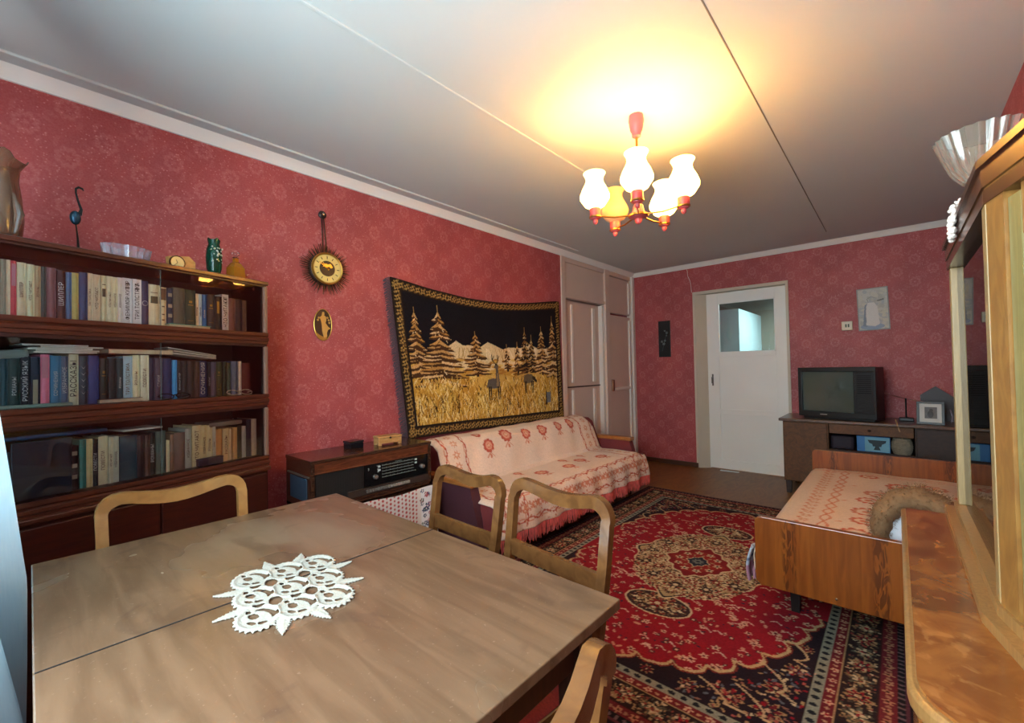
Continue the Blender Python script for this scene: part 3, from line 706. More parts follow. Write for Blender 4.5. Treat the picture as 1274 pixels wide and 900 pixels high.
for i in (-.5, .5):
    for j in (-1, 0, 1): hole |= disc(i*px_, j*py_+.004, .008, .011) < 1
    for j in (-.5, .5): hole |= disc(i*px_, j*py_, .020, .0125) < 1
for cx, cy, a in ((-.05, .122, 1.75), (.05, .122, 1.35), (-.05, -.122, -1.85), (.055, -.122, -1.3), (-.158, .040, 2.85), (-.158, -.034, 3.3), (.16, .036, .4), (.162, -.034, -.15)):
    u = (GX-cx)*math.cos(a)+(GY-cy)*math.sin(a); v = -(GX-cx)*math.sin(a)+(GY-cy)*math.cos(a); t = np.clip((u+.045)/.082, 0, 1)
    w_ = .015*np.sin(PI*(.35+.65*t))*(1+.13*np.sign(np.sin(u*900))); mask |= (np.abs(v) < w_) & (u > -.045) & (u < .037); hgt += .0005*np.exp(-(v/.004)**2)*((u > -.045) & (u < .037))
mask &= ~hole; z_ = .0022+hgt+.0010*rng.random(GX.shape)
idx = -np.ones(GX.shape, int); cell = mask[:-1, :-1] & mask[1:, :-1] & mask[:-1, 1:] & mask[1:, 1:]; used = np.zeros(GX.shape, bool)
for a, b_ in ((0, 0), (1, 0), (0, 1), (1, 1)): used[a:a+cell.shape[0], b_:b_+cell.shape[1]] |= cell
idx[used] = np.arange(used.sum()); jj, ii = np.nonzero(cell)
me = bpy.data.meshes.new('lace'); me.from_pydata(np.stack([GX[used], GY[used], z_[used]], -1).tolist(), [], np.stack([idx[jj, ii], idx[jj, ii+1], idx[jj+1, ii+1], idx[jj+1, ii]], -1).tolist())
finish_mesh(me, cot, 60); lo_ = link(bpy.data.objects.new('lace', me), dl); md = lo_.modifiers.new('thickness', 'SOLIDIFY'); md.thickness = .0022; md.offset = -1

# ------------------------------------------------------------------ dining chairs (local: back at y=0, seat towards +y)
chw = wood('chair_wood', '5c3a1e', '6e4826', (9, 9, 9), .24, 3, coat=.4, dist=.5); chw2 = wood('chair_wood_light', '8e6234', '9e703c', (9, 9, 9), .35, 3, dist=.5); red_f = P('red_upholstery', '8e2a2a', .85, var=.5, scale=160, bmp=.5, bscale=220)
def chair(label, x, y, rz, wood_m, w=.36, h=.86):
    c = thing('dining_chair', label, 'chair', (x, y, 0), rz, 'wooden dining chairs around the table'); a = w/2
    pts = [(-a+.012, .03, .44), (-a+.004, .012, .56), (-a, -.012, .70), (-a-.002, -.028, h-.06)]
    for q in np.linspace(0, PI/2, 6)[0:]: pts.append((-a+.045-.047*math.cos(q), -.033-.006*math.sin(q), h-.055+.045*math.sin(q)))
    top = [(x, -.039-.022*(1-(x/(a-.045))**2), h-.010-.026*(1-(x/(a-.045))**2)**1.5) for x in np.linspace(-a+.065, a-.065, 9)]
    full = pts+top+[(-p[0], p[1], p[2]) for p in pts[::-1]]
    ws = [.03]*4+[.03, .032, .035, .038, .038, .036]+[.037, .038, .040, .042, .043, .042, .040, .038, .037]; ws = ws+ws[:len(pts)][::-1]
    obj('back_frame', bar(bmesh.new(), full, ws, .024, (0, 1, 0)), wood_m, c, 35)
    obj('back_rail', bar(bmesh.new(), [(-a+.012, -.004, .66), (-a*.4, -.016, .652), (a*.4, -.016, .652), (a-.012, -.004, .66)], .05, .016, (0, 1, 0)), wood_m, c, 35)
    obj('seat_frame', B(-a-.01, a+.01, .012, .40, .40, .44, .006), wood_m, c)
    bm = bmesh.new(); bmesh.ops.create_grid(bm, x_segments=10, y_segments=10, size=1)
    for vv in bm.verts:
        u, t = vv.co.x, vv.co.y; vv.co = Vector((u*(a+.004), .212+t*.186, .442+.028*(1-u**4)*(1-t**4)))
    bmesh.ops.solidify(bm, geom=bm.faces, thickness=.006); obj('seat', bm, red_f, c, True)
    for sx_ in (-1, 1):
        obj('leg', bar(bmesh.new(), [(sx_*(a-.01), .375, .42), (sx_*(a-.006), .385, 0)], [.038, .024], .03), wood_m, c)
        obj('leg', bar(bmesh.new(), [(sx_*(a-.012), .03, .45), (sx_*(a-.01), .01, .2), (sx_*(a-.006), -.04, 0)], [.034, .032, .024], .03), wood_m, c)
    return c
chair('light wooden dining chair standing between bookcase and dining table', .80, .345, -PI/2, chw2, .385, .865)
chair('wooden dining chair at table end nearest the radio', 1.435, 1.06, PI-.03, chw, .35, .865)
chair('wooden dining chair at table corner in front of the patterned rug', 1.85, 1.05, PI-.10, chw, .375, .875)
chair('wooden dining chair at bottom edge, tucked under right side of table', 2.30, .36, PI/2+.06, chw, .37, .865)
# ------------------------------------------------------------------ wall clock, oval plaque, tapestry on the left wall
gold = P('gilt', 'c8a24c', .3, .85, var=.1); brownm = P('dark_brown', '2a1812', .4); creamdial = P('clock_dial', 'd8c070', .45)
MY = Matrix.Rotation(PI/2, 3, 'Y')       # lathe axis -> +x, out of the left wall
ck = thing('wall_clock', 'round gilt wall clock with spiky dark rays hanging from a strap', 'clock', (0, 1.225, 1.89))
obj('hanger_knob', L([(.022, 0), (.024, .012), (.014, .018), (.012, .024), (0, .027)], 20, (0, -.012, .34), M=MY), brownm, ck, True)
obj('knob_cap', L([(.01, .022), (.008, .03), (0, .032)], 12, (0, -.012, .34), M=MY), P('chrome', 'c8c0b4', .15, 1), ck, True)
for s in (-1, 1): obj('strap', bar(bmesh.new(), [(.012, -.012+s*.006, .33), (.012, s*.012, .1)], .005, .004, (1, 0, 0)), brownm, ck)
bm = bmesh.new()
for k in range(110):
    a = 2*PI*k/110+random.uniform(-.02, .02); r1 = random.uniform(.125, .165); x = .01+random.uniform(0, .02); w = .0035
    cs, sn = math.cos(a), math.sin(a)
    bar(bm, [(x, .085*cs, .085*sn), (x+.004, r1*cs, r1*sn)], [.006, .002], .002, (1, 0, 0))
tag(obj('rays', bm, P('ray_bronze', '34201a', .4, .5), ck), kind='stuff')
obj('case', L([(.1, 0), (.1, .03), (.09, .034)], 40, M=MY), brownm, ck, True)
obj('rim', L([(.086, .03), (.096, .036), (.099, .045), (.094, .052), (.086, .048)], 48, M=MY, cap=False), gold, ck, True)
obj('dial', L([(.088, .03), (.088, .042), (.046, .0425)], 48, M=MY), creamdial, ck, True)
obj('inner_dial', L([(.048, .04), (.048, .044), (0, .0442)], 40, M=MY), brownm, ck, True)
for k in range(12):
    a = 2*PI*k/12; obj('hour_mark', bar(bmesh.new(), [(.0432, .06*math.sin(a), .06*math.cos(a)), (.0432, .076*math.sin(a), .076*math.cos(a))], .004, .0012, (1, 0, 0)), brownm, ck)
for a, l in ((2.45+PI, .045), (-.95, .062)): obj('hand', bar(bmesh.new(), [(.047, -.012*math.sin(a), -.012*math.cos(a)), (.047, l*math.sin(a), l*math.cos(a))], [.008, .003], .0012, (1, 0, 0)), gold, ck)
obj('map_relief', prism(bmesh.new(), [(-.03, .008), (-.012, .03), (.004, .026), (.02, .032), (.034, .012), (.022, .004), (.012, .014), (-.006, .004), (-.016, .012)], .0016, lambda a, b, c: (.044+c, a, b)), gold, ck)

pl = thing('oval_plaque', 'small dark oval wall plaque with a gold standing figure', 'plaque', (0, 1.21, 1.545))
obj('board', prism(bmesh.new(), [(.056*math.cos(a), .098*math.sin(a)) for a in np.linspace(0, 2*PI, 40, endpoint=False)], .008, lambda a, b, c: (c, a, b)), P('plaque_brown', '3a2016', .4), pl)
obj('gold_edge', tube(bmesh.new(), [(.008, .055*math.cos(a), .097*math.sin(a)) for a in np.linspace(0, 2*PI, 40, endpoint=False)], .0022, 6, closed=True), gold, pl, True)
fig = [(-.004, .078), (.006, .079), (.008, .066), (.006, .058), (.018, .05), (.02, .03), (.014, .012), (.03, -.01), (.046, -.022), (.03, -.03), (.022, -.05), (.024, -.074), (.004, -.08), (-.006, -.04), (-.008, -.005), (-.012, .02), (-.02, .045), (-.008, .056), (-.006, .066)]
obj('figure', prism(bmesh.new(), fig, .004, lambda a, b, c: (.008+c, a, b)), P('gold_inlay', 'c09a54', .4, .3), pl)
obj('ground', prism(bmesh.new(), [(-.052, -.03), (-.04, -.05), (-.02, -.066), (.0, -.074), (.024, -.078), (.02, -.09), (-.01, -.096), (-.034, -.078), (-.048, -.05)], .003, lambda a, b, c: (.008+c, a, b)), P('gold_ground', 'a87a34', .4, .3), pl)
for cy, cz in ((-.032, .028), (.036, .03), (.028, .045), (.04, .014), (-.026, .042)): obj('blossom', L([(.007, 0), (.006, .003), (0, .004)], 7, (.008, cy, cz), M=MY), MC['gold_inlay'], pl)

# tapestry: pile carpet with pines, mountains and deer
TW, TH = 2.02, 1.15; c = Canvas(TW, TH, .005, '140f14')
def pine(cx, base, h, w, seed, dark=False):
    r = random.Random(seed); n = int(h/.038)+2
    c.rect(cx-.012, cx+.012, base-.05, base+.05, '2a170c')
    for k in range(n):
        f = k/(n-1); z = base+h*f*.94; hw = w*1.25*(1-f)**.72*(.88+.24*r.random())+.004
        for s in (-1, 1):
            hw *= r.uniform(.82, 1.12); z += r.uniform(-.012, .012)
            c.poly([(cx, z+h*.085), (cx+s*hw*.55, z+.012), (cx+s*hw, z-.022+.01*r.random()), (cx+s*hw*.5, z-.022), (cx, z-.012)], '4a2c16' if not dark else '2a1a10')
            c.poly([(cx, z+h*.08), (cx+s*hw*.5, z+.014), (cx+s*hw*.96, z-.010+.006*r.random()), (cx+s*hw*.45, z-.004), (cx, z+.012)], r.choice(['b88c50', 'c89c60', 'b08040', 'd4b07c']) if not dark else r.choice(['96703c', 'b08a4c', '7c5428']))
    for k in range(int(h*60)): f = r.random(); x = cx+r.uniform(-1, 1)*w*(1-f)*.9; z = base+h*f*.9; c.line([(x, z), (x+r.uniform(-.02, .02), z-.014)], .006, r.choice(['e0c898', '5a3818', 'c89858', '3a2410']))
    c.line([(cx, base+h*.9), (cx, base+h*1.04)], .008, 'b08448')
Y0, Z0 = 1.67, .75
c.rect(.0, TW, 0, .62, 'b98a34')
for k in range(60): c.ell(random.uniform(.1, 1.95), random.uniform(.45, .66), random.uniform(.03, .1), random.uniform(.01, .035), random.choice(['c8a04a', 'd8b86a', '9a6a24', 'b07c2c']))
c.poly([(.42, .60), (.47, .70), (.56, .755), (.64, .72), (.72, .73), (.80, .70), (.92, .765), (1.02, .735), (1.12, .70), (1.2, .72), (1.35, .71), (1.5, .745), (1.62, .70), (1.95, .68), (1.95, .5), (.42, .5)], 'd6bf92')
for k in range(40):
    x = random.uniform(.5, 1.9); c.line([(x, .70), (x+random.uniform(-.06, .06), .60)], .01, random.choice(['e6d4b0', 'b0905c', 'c8a874']))
for k in range(140): c.ell(random.uniform(.1, 1.95), random.uniform(.46, .60), random.uniform(.02, .06), .012, random.choice(['a87430', 'c89c4c', '7c5018', 'd4b468', 'b88838']))
pine(.17, .45, .50, .12, 1); pine(.40, .40, .60, .21, 2); pine(.78, .48, .36, .13, 3)
for x, b, h, w, s, d in ((1.17, .54, .2, .05, 4, 0), (1.31, .5, .26, .06, 5, 0), (1.43, .47, .42, .10, 6, 1), (1.53, .47, .35, .08, 7, 1), (1.68, .47, .42, .11, 8, 0), (1.87, .44, .54, .12, 9, 0)): pine(x, b, h, w, s, d)
c.ell(.98, .40, .30, .07, 'c49c4c'); c.ell(1.47, .41, .24, .06, 'bc9448'); c.ell(.4, .36, .2, .04, 'c8a048')
for k in range(2300):   # grass blades
    x, z = random.uniform(.08, 1.95), random.uniform(.07, .42)
    if random.random() < .35: z = random.uniform(.07, .26)
    l = random.uniform(.03, .07)*(1.1-z); c.line([(x, z), (x+random.uniform(-.03, .03), z+l)], random.choice([.005, .007]), random.choice(['c89a3c', 'd8b45a', 'b8862e', 'e8d090', '6a4412', 'a8782c', '3a2408', 'e0c886', 'd0a850']))
def deer(x, z, s, col, dk, head):
    P_ = lambda pts: [(x+a*s, z+b*s) for a, b in pts]
    c.poly(P_([(-.5, .1), (-.4, .42), (-.1, .48), (.25, .45), (.38, .3), (.36, .1), (.1, .02), (-.3, 0)]), col)
    for lx in (-.42, -.3, .18, .3): c.poly(P_([(lx, .12), (lx+.1, .12), (lx+.06, -.5), (lx+.01, -.5)]), dk)
    if head:
        c.poly(P_([(.1, .4), (.36, .36), (.3, .9), (.34, 1.05), (.26, 1.12), (.12, 1.1), (.02, .98), (.14, .9)]), col); c.poly(P_([(.1, .1), (.3, .1), (.28, .7), (.2, .7)]), '8a7050')
        for a in (-.05, .32): c.line(P_([(.2, 1.08), (a, 1.3), (a-.02, 1.55)]), .012*s*4, '2a1a0c'); c.line(P_([(a, 1.3), (a+.12, 1.5)]), .01*s*4, '2a1a0c')
    else:
        c.poly(P_([(.3, .4), (.5, .3), (.66, .1), (.6, 0), (.44, .1), (.28, .22)]), dk)
deer(.97, .34, .20, '5e5248', '33281f', True); deer(1.47, .37, .19, '66563e', '33261a', False)
c.rect(1.73, 1.80, .17, .27, '6c6a6c'); c.rect(1.72, 1.735, .15, .29, '2a2018')
# ornamental border
bw = .085
for r in ((0, TW, 0, bw), (0, TW, TH-bw, TH), (0, bw, 0, TH), (TW-bw, TW, 0, TH)): c.rect(*r, '2a1c12')
def motif(x, z):
    c.flower(x, z, .024, 4, 'a07c40', '2a1810', random.random()); c.ell(x+.02, z+.02, .008, .008, '7c5a2c'); c.ell(x-.02, z-.018, .009, .006, '8a6a38'); c.ell(x+.018, z-.02, .006, .009, '6a4a24')
for i in range(40):
    x = .03+i*(TW-.06)/39; motif(x, .042); motif(x, TH-.042)
for i in range(22):
    z = .03+i*(TH-.06)/21; motif(.042, z); motif(TW-.042, z)
for r in ((bw-.008, TW-bw+.008, bw-.008, bw+.002), (bw-.008, TW-bw+.008, TH-bw-.002, TH-bw+.008), (bw-.008, bw+.002, bw, TH-bw), (TW-bw-.002, TW-bw+.008, bw, TH-bw)): c.rect(*r, '1a1010')
c.speckle(.22)
S, T = np.meshgrid(c.x/TW, c.y/TH)
TL_, TR_, BL_, BR_ = (1.665, 1.905), (3.70, 1.945), (1.80, .765), (3.735, .72)
bil = lambda k: (1-S)*(1-T)*BL_[k]+S*(1-T)*BR_[k]+(1-S)*T*TL_[k]+S*T*TR_[k]
Yp = bil(0); Zp = bil(1)-.085*np.sin(PI*np.clip(S*1.03, 0, 1))**1.1*T**1.5
Xp = .018+.006*np.sin(S*14+T*3)*(1-T)+.02*(1-S)**6+.004*np.sin(S*31)
tp = thing('tapestry', 'large wall tapestry of deer, pines and snowy mountains above the sofa', 'tapestry', (0, 0, 0))
sheet('woven_picture', np.stack([Xp, Yp, Zp], -1), c.a, vcol('tapestry_pile', .95, .5, 300), tp, -.008)
bm = bmesh.new()
for k in range(150):
    t = k/149; y = TL_[0]+(BL_[0]-TL_[0])*(1-t); z = BL_[1]+(TL_[1]-BL_[1])*t
    tube(bm, [(.03, y+.004, z), (.022+random.uniform(0, .01), y-.02, z-.01), (.01+random.uniform(0, .012), y-random.uniform(.03, .042), z-random.uniform(.015, .03))], .0028, 4)
tag(obj('fringe', bm, P('fringe_mauve', '5c4a50', .9), tp), kind='stuff')

# ------------------------------------------------------------------ radio on its cloth-draped stand
rd = thing('radio', 'long dark wooden tube radio with lit-less dial and push keys on a draped stand', 'radio', (.10, .952, .53))
rd['label'] = 'long dark wooden radio with dial and keys beside the sofa'
rw = wood('radio_wood', '2e1a12', '46291a', (12, 1, 12), .22, 4, coat=.4); blk = P('radio_black', '14110f', .35)
RX, RY, RZ = .32, .752, .268
obj('top_board', B(0, RX, -.004, RY+.004, RZ-.018, RZ, .003), rw, rd)
cs = bmesh.new(); box(cs, 0, RX-.002, 0, .018, .0, RZ-.018, .002); box(cs, 0, RX-.002, RY-.018, RY, .0, RZ-.018, .002); box(cs, 0, RX-.002, 0, RY, 0, .016, .002); box(cs, 0, .02, .018, RY-.018, .016, RZ-.018); obj('case', cs, rw, rd)
obj('side_recess', B(.06, RX-.05, -.004, .002, .05, .17, .003), P('side_grille', '2c3a48', .5), rd); obj('side_trim', B(.03, RX-.02, -.006, .001, .178, .186), P('trim_grey', '5c4a40', .4), rd)
obj('fascia', prism(bmesh.new(), [(RX-.004, RZ-.018), (RX-.03, RZ-.018), (RX-.03, .2), (RX-.012, .2)], RY-.036, lambda a, b, c: (a, .018+c, b)), wood('radio_red_wood', '4c2618', '6c3822', (12, 1, 12), .2, 4, coat=.4), rd)
obj('trim_strip', B(RX-.02, RX-.004, .018, RY-.018, .194, .201, .001), P('copper_trim', 'a06a4c', .25, .8), rd)
gr = obj('speaker_grille', B(RX-.04, RX-.018, .018, .30, .03, .194), blk, rd)
bm = bmesh.new()
for k in range(32): box(bm, RX-.019, RX-.0165, .024+k*.0085, .0275+k*.0085, .034, .19)
obj('grille_ribs', bm, P('grille_cloth', '221d1a', .8), gr)
dp = obj('dial_panel', B(RX-.04, RX-.014, .30, RY-.018, .07, .194), P('dial_black', '0e0f10', .15), rd)
ink = P('dial_print', '9a9a90', .5); bm = bmesh.new()
for r in range(5):
    z = .105+r*.017
    box(bm, RX-.0145, RX-.0135, .41, .63, z, z+.0012)
    for k in range(26): y = .412+k*.0085; box(bm, RX-.0145, RX-.0133, y, y+.0012, z, z+(.007 if k % 3 == 0 else .004))
tag(obj('scale_marks', bm, ink, dp), kind='stuff')
TMr = lambda y, z: Matrix.Translation((RX-.0135, y, z)) @ Matrix.Rotation(PI/2, 4, 'Z') @ Matrix.Rotation(PI/2, 4, 'X')
for s, y, z, sz in (('УКВ', .385, .176, .009), ('ДВ', .385, .158, .008), ('СВ', .385, .142, .008), ('КВ', .64, .105, .007), ('25 31 41 49 52 м', .52, .183, .006), ('3', .325, .165, .02)): text('dial_lettering', s, sz, ink, dp, TMr(y, z))
for y, z in ((.392, .17), (.392, .15), (.645, .17), (.645, .15)): obj('pale_window', B(RX-.0145, RX-.013, y-.008, y+.008, z-.004, z+.006), P('dial_window', 'b8bcb4', .4), dp)  # plain pale rectangles set on the dial
for y, z in ((.365, .118), (.69, .122)): kn = obj('knob', L([(.014, 0), (.014, .012), (.011, .018), (0, .019)], 24, (RX-.014, y, z), M=MY), P('knob_silver', 'b0a8a0', .25, .8), rd, True)
obj('key_rail', B(RX-.04, RX-.006, .20, RY-.018, .03, .066, .002), P('rail_bronze', '3a2c26', .35), rd)
for k in range(17): obj('key', B(RX-.012, RX+.004, .305+k*.017, .319+k*.017, .04, .056, .002), P('key_grey', '6c645c', .3) if k < 8 else P('key_pale', '8c867c', .3), rd)
obj('base_rail', B(RX-.02, RX, .018, RY-.018, .016, .03, .002), rw, rd)

st = thing('radio_stand', 'low dark stand under the radio behind the dotted scarf', 'stand', (.08, .96, 0))
obj('top', B(0, .36, 0, .74, .495, .522, .004), rw, st)
for a in (.02, .32):
    for b_ in (.03, .69): obj('leg', B(a, a+.03, b_, b_+.03, 0, .495), rw, st)
# scarf hanging from under the radio: dotted field, flowered border
c = Canvas(.60, .42, .004, 'd6cdc6')
for i in range(40):
    for j in range(30):
        x, z = .02+i*.026, .01+j*.024+(.012 if i % 2 else 0)
        if x < .46: c.ell(x, z, .0065, .0065, 'b04a48')
c.rect(.47, .60, 0, .42, 'dcdcdc')
for k in range(60):
    x, z = random.uniform(.475, .59), random.uniform(.01, .41); c.flower(x, z, random.uniform(.008, .02), 5, random.choice(['2c3858', 'a03a44', '3a5a4c', '39406a']), 'd8d0c8', random.random())
S, T = np.meshgrid(c.x/.60, c.y/.42)
pos = np.stack([.452+.012*np.sin(S*22+T*2)*(1-T)+.012*(1-T), 1.14+S*.585, .525-.42*(1-T)+.006*np.sin(S*9)], -1)
tag(sheet('scarf', pos, c.a, vcol('scarf_cotton', .85, .2, 400), None, .002), 'white scarf with red dots and dark flowers hanging below the radio', 'scarf')

bx = thing('black_box', 'small black square box standing on the radio', 'box', (.19, 1.24, .7985), .1)
obj('body', B(0, .075, 0, .085, 0, .03, .002), P('black_lacquer', '121418', .2), bx); obj('lid', B(-.002, .077, -.002, .087, .032, .044, .002), P('black_lacquer2', '1a1c22', .15), bx); obj('lid_gap', B(.002, .073, .002, .083, .03, .032), P('gap', '060606', .8), bx)
bx = thing('wooden_casket', 'small pale wooden casket with feet standing on the radio', 'casket', (.235, 1.41, .7985), -.12)
lw = wood('pale_pine', 'a8743c', 'c0905a', (10, 2, 10), .45, 4)
obj('body', B(0, .075, 0, .15, .012, .042, .002), lw, bx); ld = obj('lid', B(-.003, .078, -.003, .153, .043, .056, .004), lw, bx); obj('clasp', L([(.007, 0), (.006, .003), (0, .004)], 12, (.078, .075, .045), M=MY), brownm, ld)
for a in (0, .06):
    for b_ in (0, .13): obj('foot', B(a, a+.015, b_, b_+.02, 0, .012, .002), lw, bx)

# ------------------------------------------------------------------ sofa and its fringed throw
so = thing('sofa', 'low sofa with red upholstered wooden-topped arms along left wall', 'sofa', (0, 1.85, 0))
sred = P('sofa_red', '7a2c2c', .8, var=.15, scale=60, bmp=.3); sdk = P('sofa_maroon', '4c2028', .8, bmp=.2); arm_w = wood('arm_wood', '9a5a28', 'b06c34', (2, 10, 10), .35, 4)
obj('seat', B(.08, .80, .05, 2.18, .20, .40, .03), sred, so, True); obj('seat_base', B(.08, .74, .06, 2.17, .10, .20, .01), brownm, so)
obj('backrest', prism(bmesh.new(), [(.03, .15), (.05, .70), (.08, .72), (.17, .715), (.22, .68), (.33, .36), (.30, .15)], 2.08, lambda a, b, c: (a, .06+c, b)), sred, so, 30)
for y, mt in ((.0, sdk), (2.17, sred)):
    ar = obj('arm', prism(bmesh.new(), [(.03, .10), (.03, .50), (.62, .50), (.68, .30), (.70, .10)], .07, lambda a, b, c: (a, y+c, b)), mt, so)
    obj('arm_top', B(.02, .64, y-.008, y+.078, .50, .535, .008), arm_w, ar)
for a in (.12, .66):
    for b_ in (.12, 2.08): obj('leg', L([(.016, 0), (.022, .1)], 12, (a, b_, 0)), brownm, so, True)
prof = [(.02, .60), (.02, .70), (.05, .742), (.10, .748), (.18, .738), (.235, .70), (.29, .55), (.335, .445), (.37, .425), (.55, .432), (.76, .43), (.812, .418), (.832, .38), (.842, .30), (.845, .215)]
pa = np.array(prof); d = np.r_[0, np.cumsum(np.hypot(*np.diff(pa, axis=0).T))]; LT = d[-1]; SW = 2.0
c = Canvas(SW, LT, .007, 'e4c8b2'); base = 'e4c8b2'; sal = 'b8503c'; sal2 = 'cc7c60'
def rose(x, v, r, a=1.):
    for q in range(9): c.ell(x+r*.78*math.cos(q*.698), v+r*.78*math.sin(q*.698), r*.3, r*.3, sal)
    c.ell(x, v, r*.8, r*.8, 'c8604a'); c.ell(x, v, r*.62, r*.62, 'dc9c80', 0, .55); c.ell(x, v, r*.25, r*.25, 'e0b090')
    for s in (-1, 1): c.line([(x, v+r), (x+s*r*.7, v+r*1.7)], .008, sal2)
    c.ell(x, v+r*1.6, r*.22, r*.3, sal2)
def wavy_v(x):
    c.line([(x+.012*math.sin(k*1.1), v) for k, v in enumerate(np.arange(0, LT, .03))], .011, sal); c.line([(x-.012*math.sin(k*1.1), v) for k, v in enumerate(np.arange(0, LT, .03))], .007, sal2)
def wavy_h(v, amp=.014):
    c.line([(x, v+amp*math.sin(k*1.2)) for k, x in enumerate(np.arange(0, SW+.01, .03))], .011, sal); c.line([(x, v-amp*math.sin(k*1.2)) for k, x in enumerate(np.arange(0, SW+.01, .03))], .007, sal2)
rr = random.Random(3)
for v in (LT-.22, LT-.06, .19): wavy_h(v)
for x in (.06, .24, SW-.06, SW-.24): wavy_v(x)
for k in range(34): c.flower(.03+k*.06, LT-.14, .034, 7, sal2, base, k); c.ell(.06+k*.06, LT-.14, .012, .02, 'd88c6c')
for xx in (.15, SW-.15):
    for k in range(12): c.flower(xx, .25+k*.085, .034, 7, 'd08c6c', base, k)
for x, v, r in ((.48, .40, .052), (.70, .34, .06), (.95, .355, .05), (1.18, .35, .055), (1.42, .345, .05), (1.62, .34, .055)): rose(x, v, r)
for x, v, r in ((.42, .28, .04), (1.7, .25, .035)): c.ell(x, v, r, r*.6, sal, .6); c.ell(x, v, r*.5, r*.25, 'e0b090', .6)
for x, v, r in ((.5, .90, .05), (.78, .84, .055), (1.06, .90, .05), (1.32, .84, .055), (1.58, .90, .05), (.62, .72, .035), (1.2, .73, .04), (1.5, .72, .035)): rose(x, v, r)
for k in range(150): c.ell(rr.uniform(0, SW), rr.uniform(LT-.21, LT), .01, .006, rr.choice([sal2, 'e0c0a0', 'c88468']), rr.random()*3)
c.speckle(.07)
X_, V = np.meshgrid(c.x, c.y); px = np.interp(V, d, pa[:, 0]); pz = np.interp(V, d, pa[:, 1]); f = V/LT
sm = .010*np.sin(X_*9+f*6)*np.sin(f*PI)+.006*np.sin(X_*23+f*11)
hang = np.clip((V-(LT-.25))/.25, 0, 1)
px = px+sm*.4+.014*np.sin(X_*26)*hang; pz = pz+sm*.5*(f < .9)
edge = np.clip((X_-(SW-.10))/.10, 0, 1); pz = pz-.05*edge**2*(f < .30)-.02*edge**2*((f >= .3) & (f < .85))
edge0 = np.clip((.09-X_)/.09, 0, 1); pz = pz-.03*edge0**2*(f < .95)
Yt = 1.905+X_*1.0+.05*f*(X_/SW-.3)+.015*np.sin(f*7)*(X_/SW)
th = thing('sofa_throw', 'cream throw with red roses and red fringe covering the sofa', 'throw', (0, 0, 0))
sheet('cloth', np.stack([px, Yt, pz], -1), c.a, vcol('throw_cotton', .9, .35, 350), th, .004)
bm = bmesh.new(); by = Yt[-1]; bxx = px[-1]; bz = pz[-1]
for k in range(330):
    i = int(k/330*(len(by)-1)); y = by[i]+random.uniform(-.003, .003); x = bxx[i]; z = bz[i]; l = random.uniform(.07, .095)
    tube(bm, [(x, y, z+.01), (x+.004, y+random.uniform(-.004, .004), z-l*.5), (x+random.uniform(-.004, .008), y+random.uniform(-.008, .008), z-l)], [.0036, .003, .0024], 4)
tag(obj('fringe', bm, P('fringe_red', 'c4544c', .9, var=.5, scale=30), th), kind='stuff')
# ------------------------------------------------------------------ patterned rug
RW, RL = 1.98, 2.94; RX0, RY0 = .69, 1.34
c = Canvas(RW, RL, .0055, '8c1420'); rr = random.Random(11)
NAVY, CREAM, REDD, BRN, PINK, OLV, TAN = '1c1618', 'c4a882', '8c1420', '3c1a16', 'b46a58', '4a4030', 'a07c54'
def sym(fn):
    for sx in (1, -1):
        for sy in (1, -1): fn(lambda x: RW/2+sx*(x-RW/2), lambda y: RL/2+sy*(y-RL/2))
BW = .30
def band(a, b_, col):
    c.rect(a, RW-a, a, RL-a, col)
# borders from the outside in
c.rect(0, RW, 0, RL, '26161a'); band(.02, 0, '5a2a30'); band(.028, 0, NAVY); band(.055, 0, '6c2024'); band(.10, 0, BRN); band(.107, 0, '2c1a18'); band(.215, 0, TAN); band(.221, 0, '6c1c20'); band(.262, 0, '8a8470'); band(.30, 0, REDD)
def run(off, step, fn):
    n = int((RW-2*off)/step)
    for i in range(n+1):
        x = off+i*(RW-2*off)/n; fn(x, off, i, 0); fn(x, RL-off, i, 0)
    n = int((RL-2*off)/step)
    for i in range(n+1):
        y = off+i*(RL-2*off)/n; fn(off, y, i, 1); fn(RW-off, y, i, 1)
run(.0415, .03, lambda x, y, i, k: (c.ell(x, y, .011, .006, '6a5050', 0 if k else PI/2)))
run(.078, .06, lambda x, y, i, k: (c.flower(x, y, .019, 5, 'b07858', '4a2018', i), c.ell(x+(.03 if not k else 0), y+(.03 if k else 0), .008, .008, '9a6a50')))
def mainb(x, y, i, k):
    if i % 2: c.flower(x, y, .05, 9, TAN, None, i); c.flower(x, y, .038, 8, REDD, None, i); c.flower(x, y, .024, 7, '2a1a1c', CREAM, i)
    else: c.flower(x, y, .045, 7, '5a5240', None, i); c.flower(x, y, .03, 6, CREAM, REDD, i)
run(.16, .105, mainb)
for k in range(5200):
    s = rr.random()
    off = .16+rr.uniform(-.048, .048)
    side = rr.randrange(4); L_ = rr.random()
    x, y = [(off, L_*RL), (RW-off, L_*RL), (L_*RW, off), (L_*RW, RL-off)][side]
    if not (off-1e-6 < x < RW-off+1e-6 and off-1e-6 < y < RL-off+1e-6): continue
    c.ell(x, y, rr.uniform(.004, .009), rr.uniform(.003, .006), rr.choice([CREAM, TAN, TAN, OLV, '7c5a3c', '8a3a30', NAVY, '5c3a2c']), rr.random()*3)
run(.241, .072, lambda x, y, i, k: (c.flower(x, y, .017, 5, 'c89878', REDD, i), c.ell(x+(.036 if not k else 0), y+(.036 if k else 0), .008, .006, 'b08060')))
run(.281, .045, lambda x, y, i, k: c.ell(x, y, .013, .011, '1e1c20'))
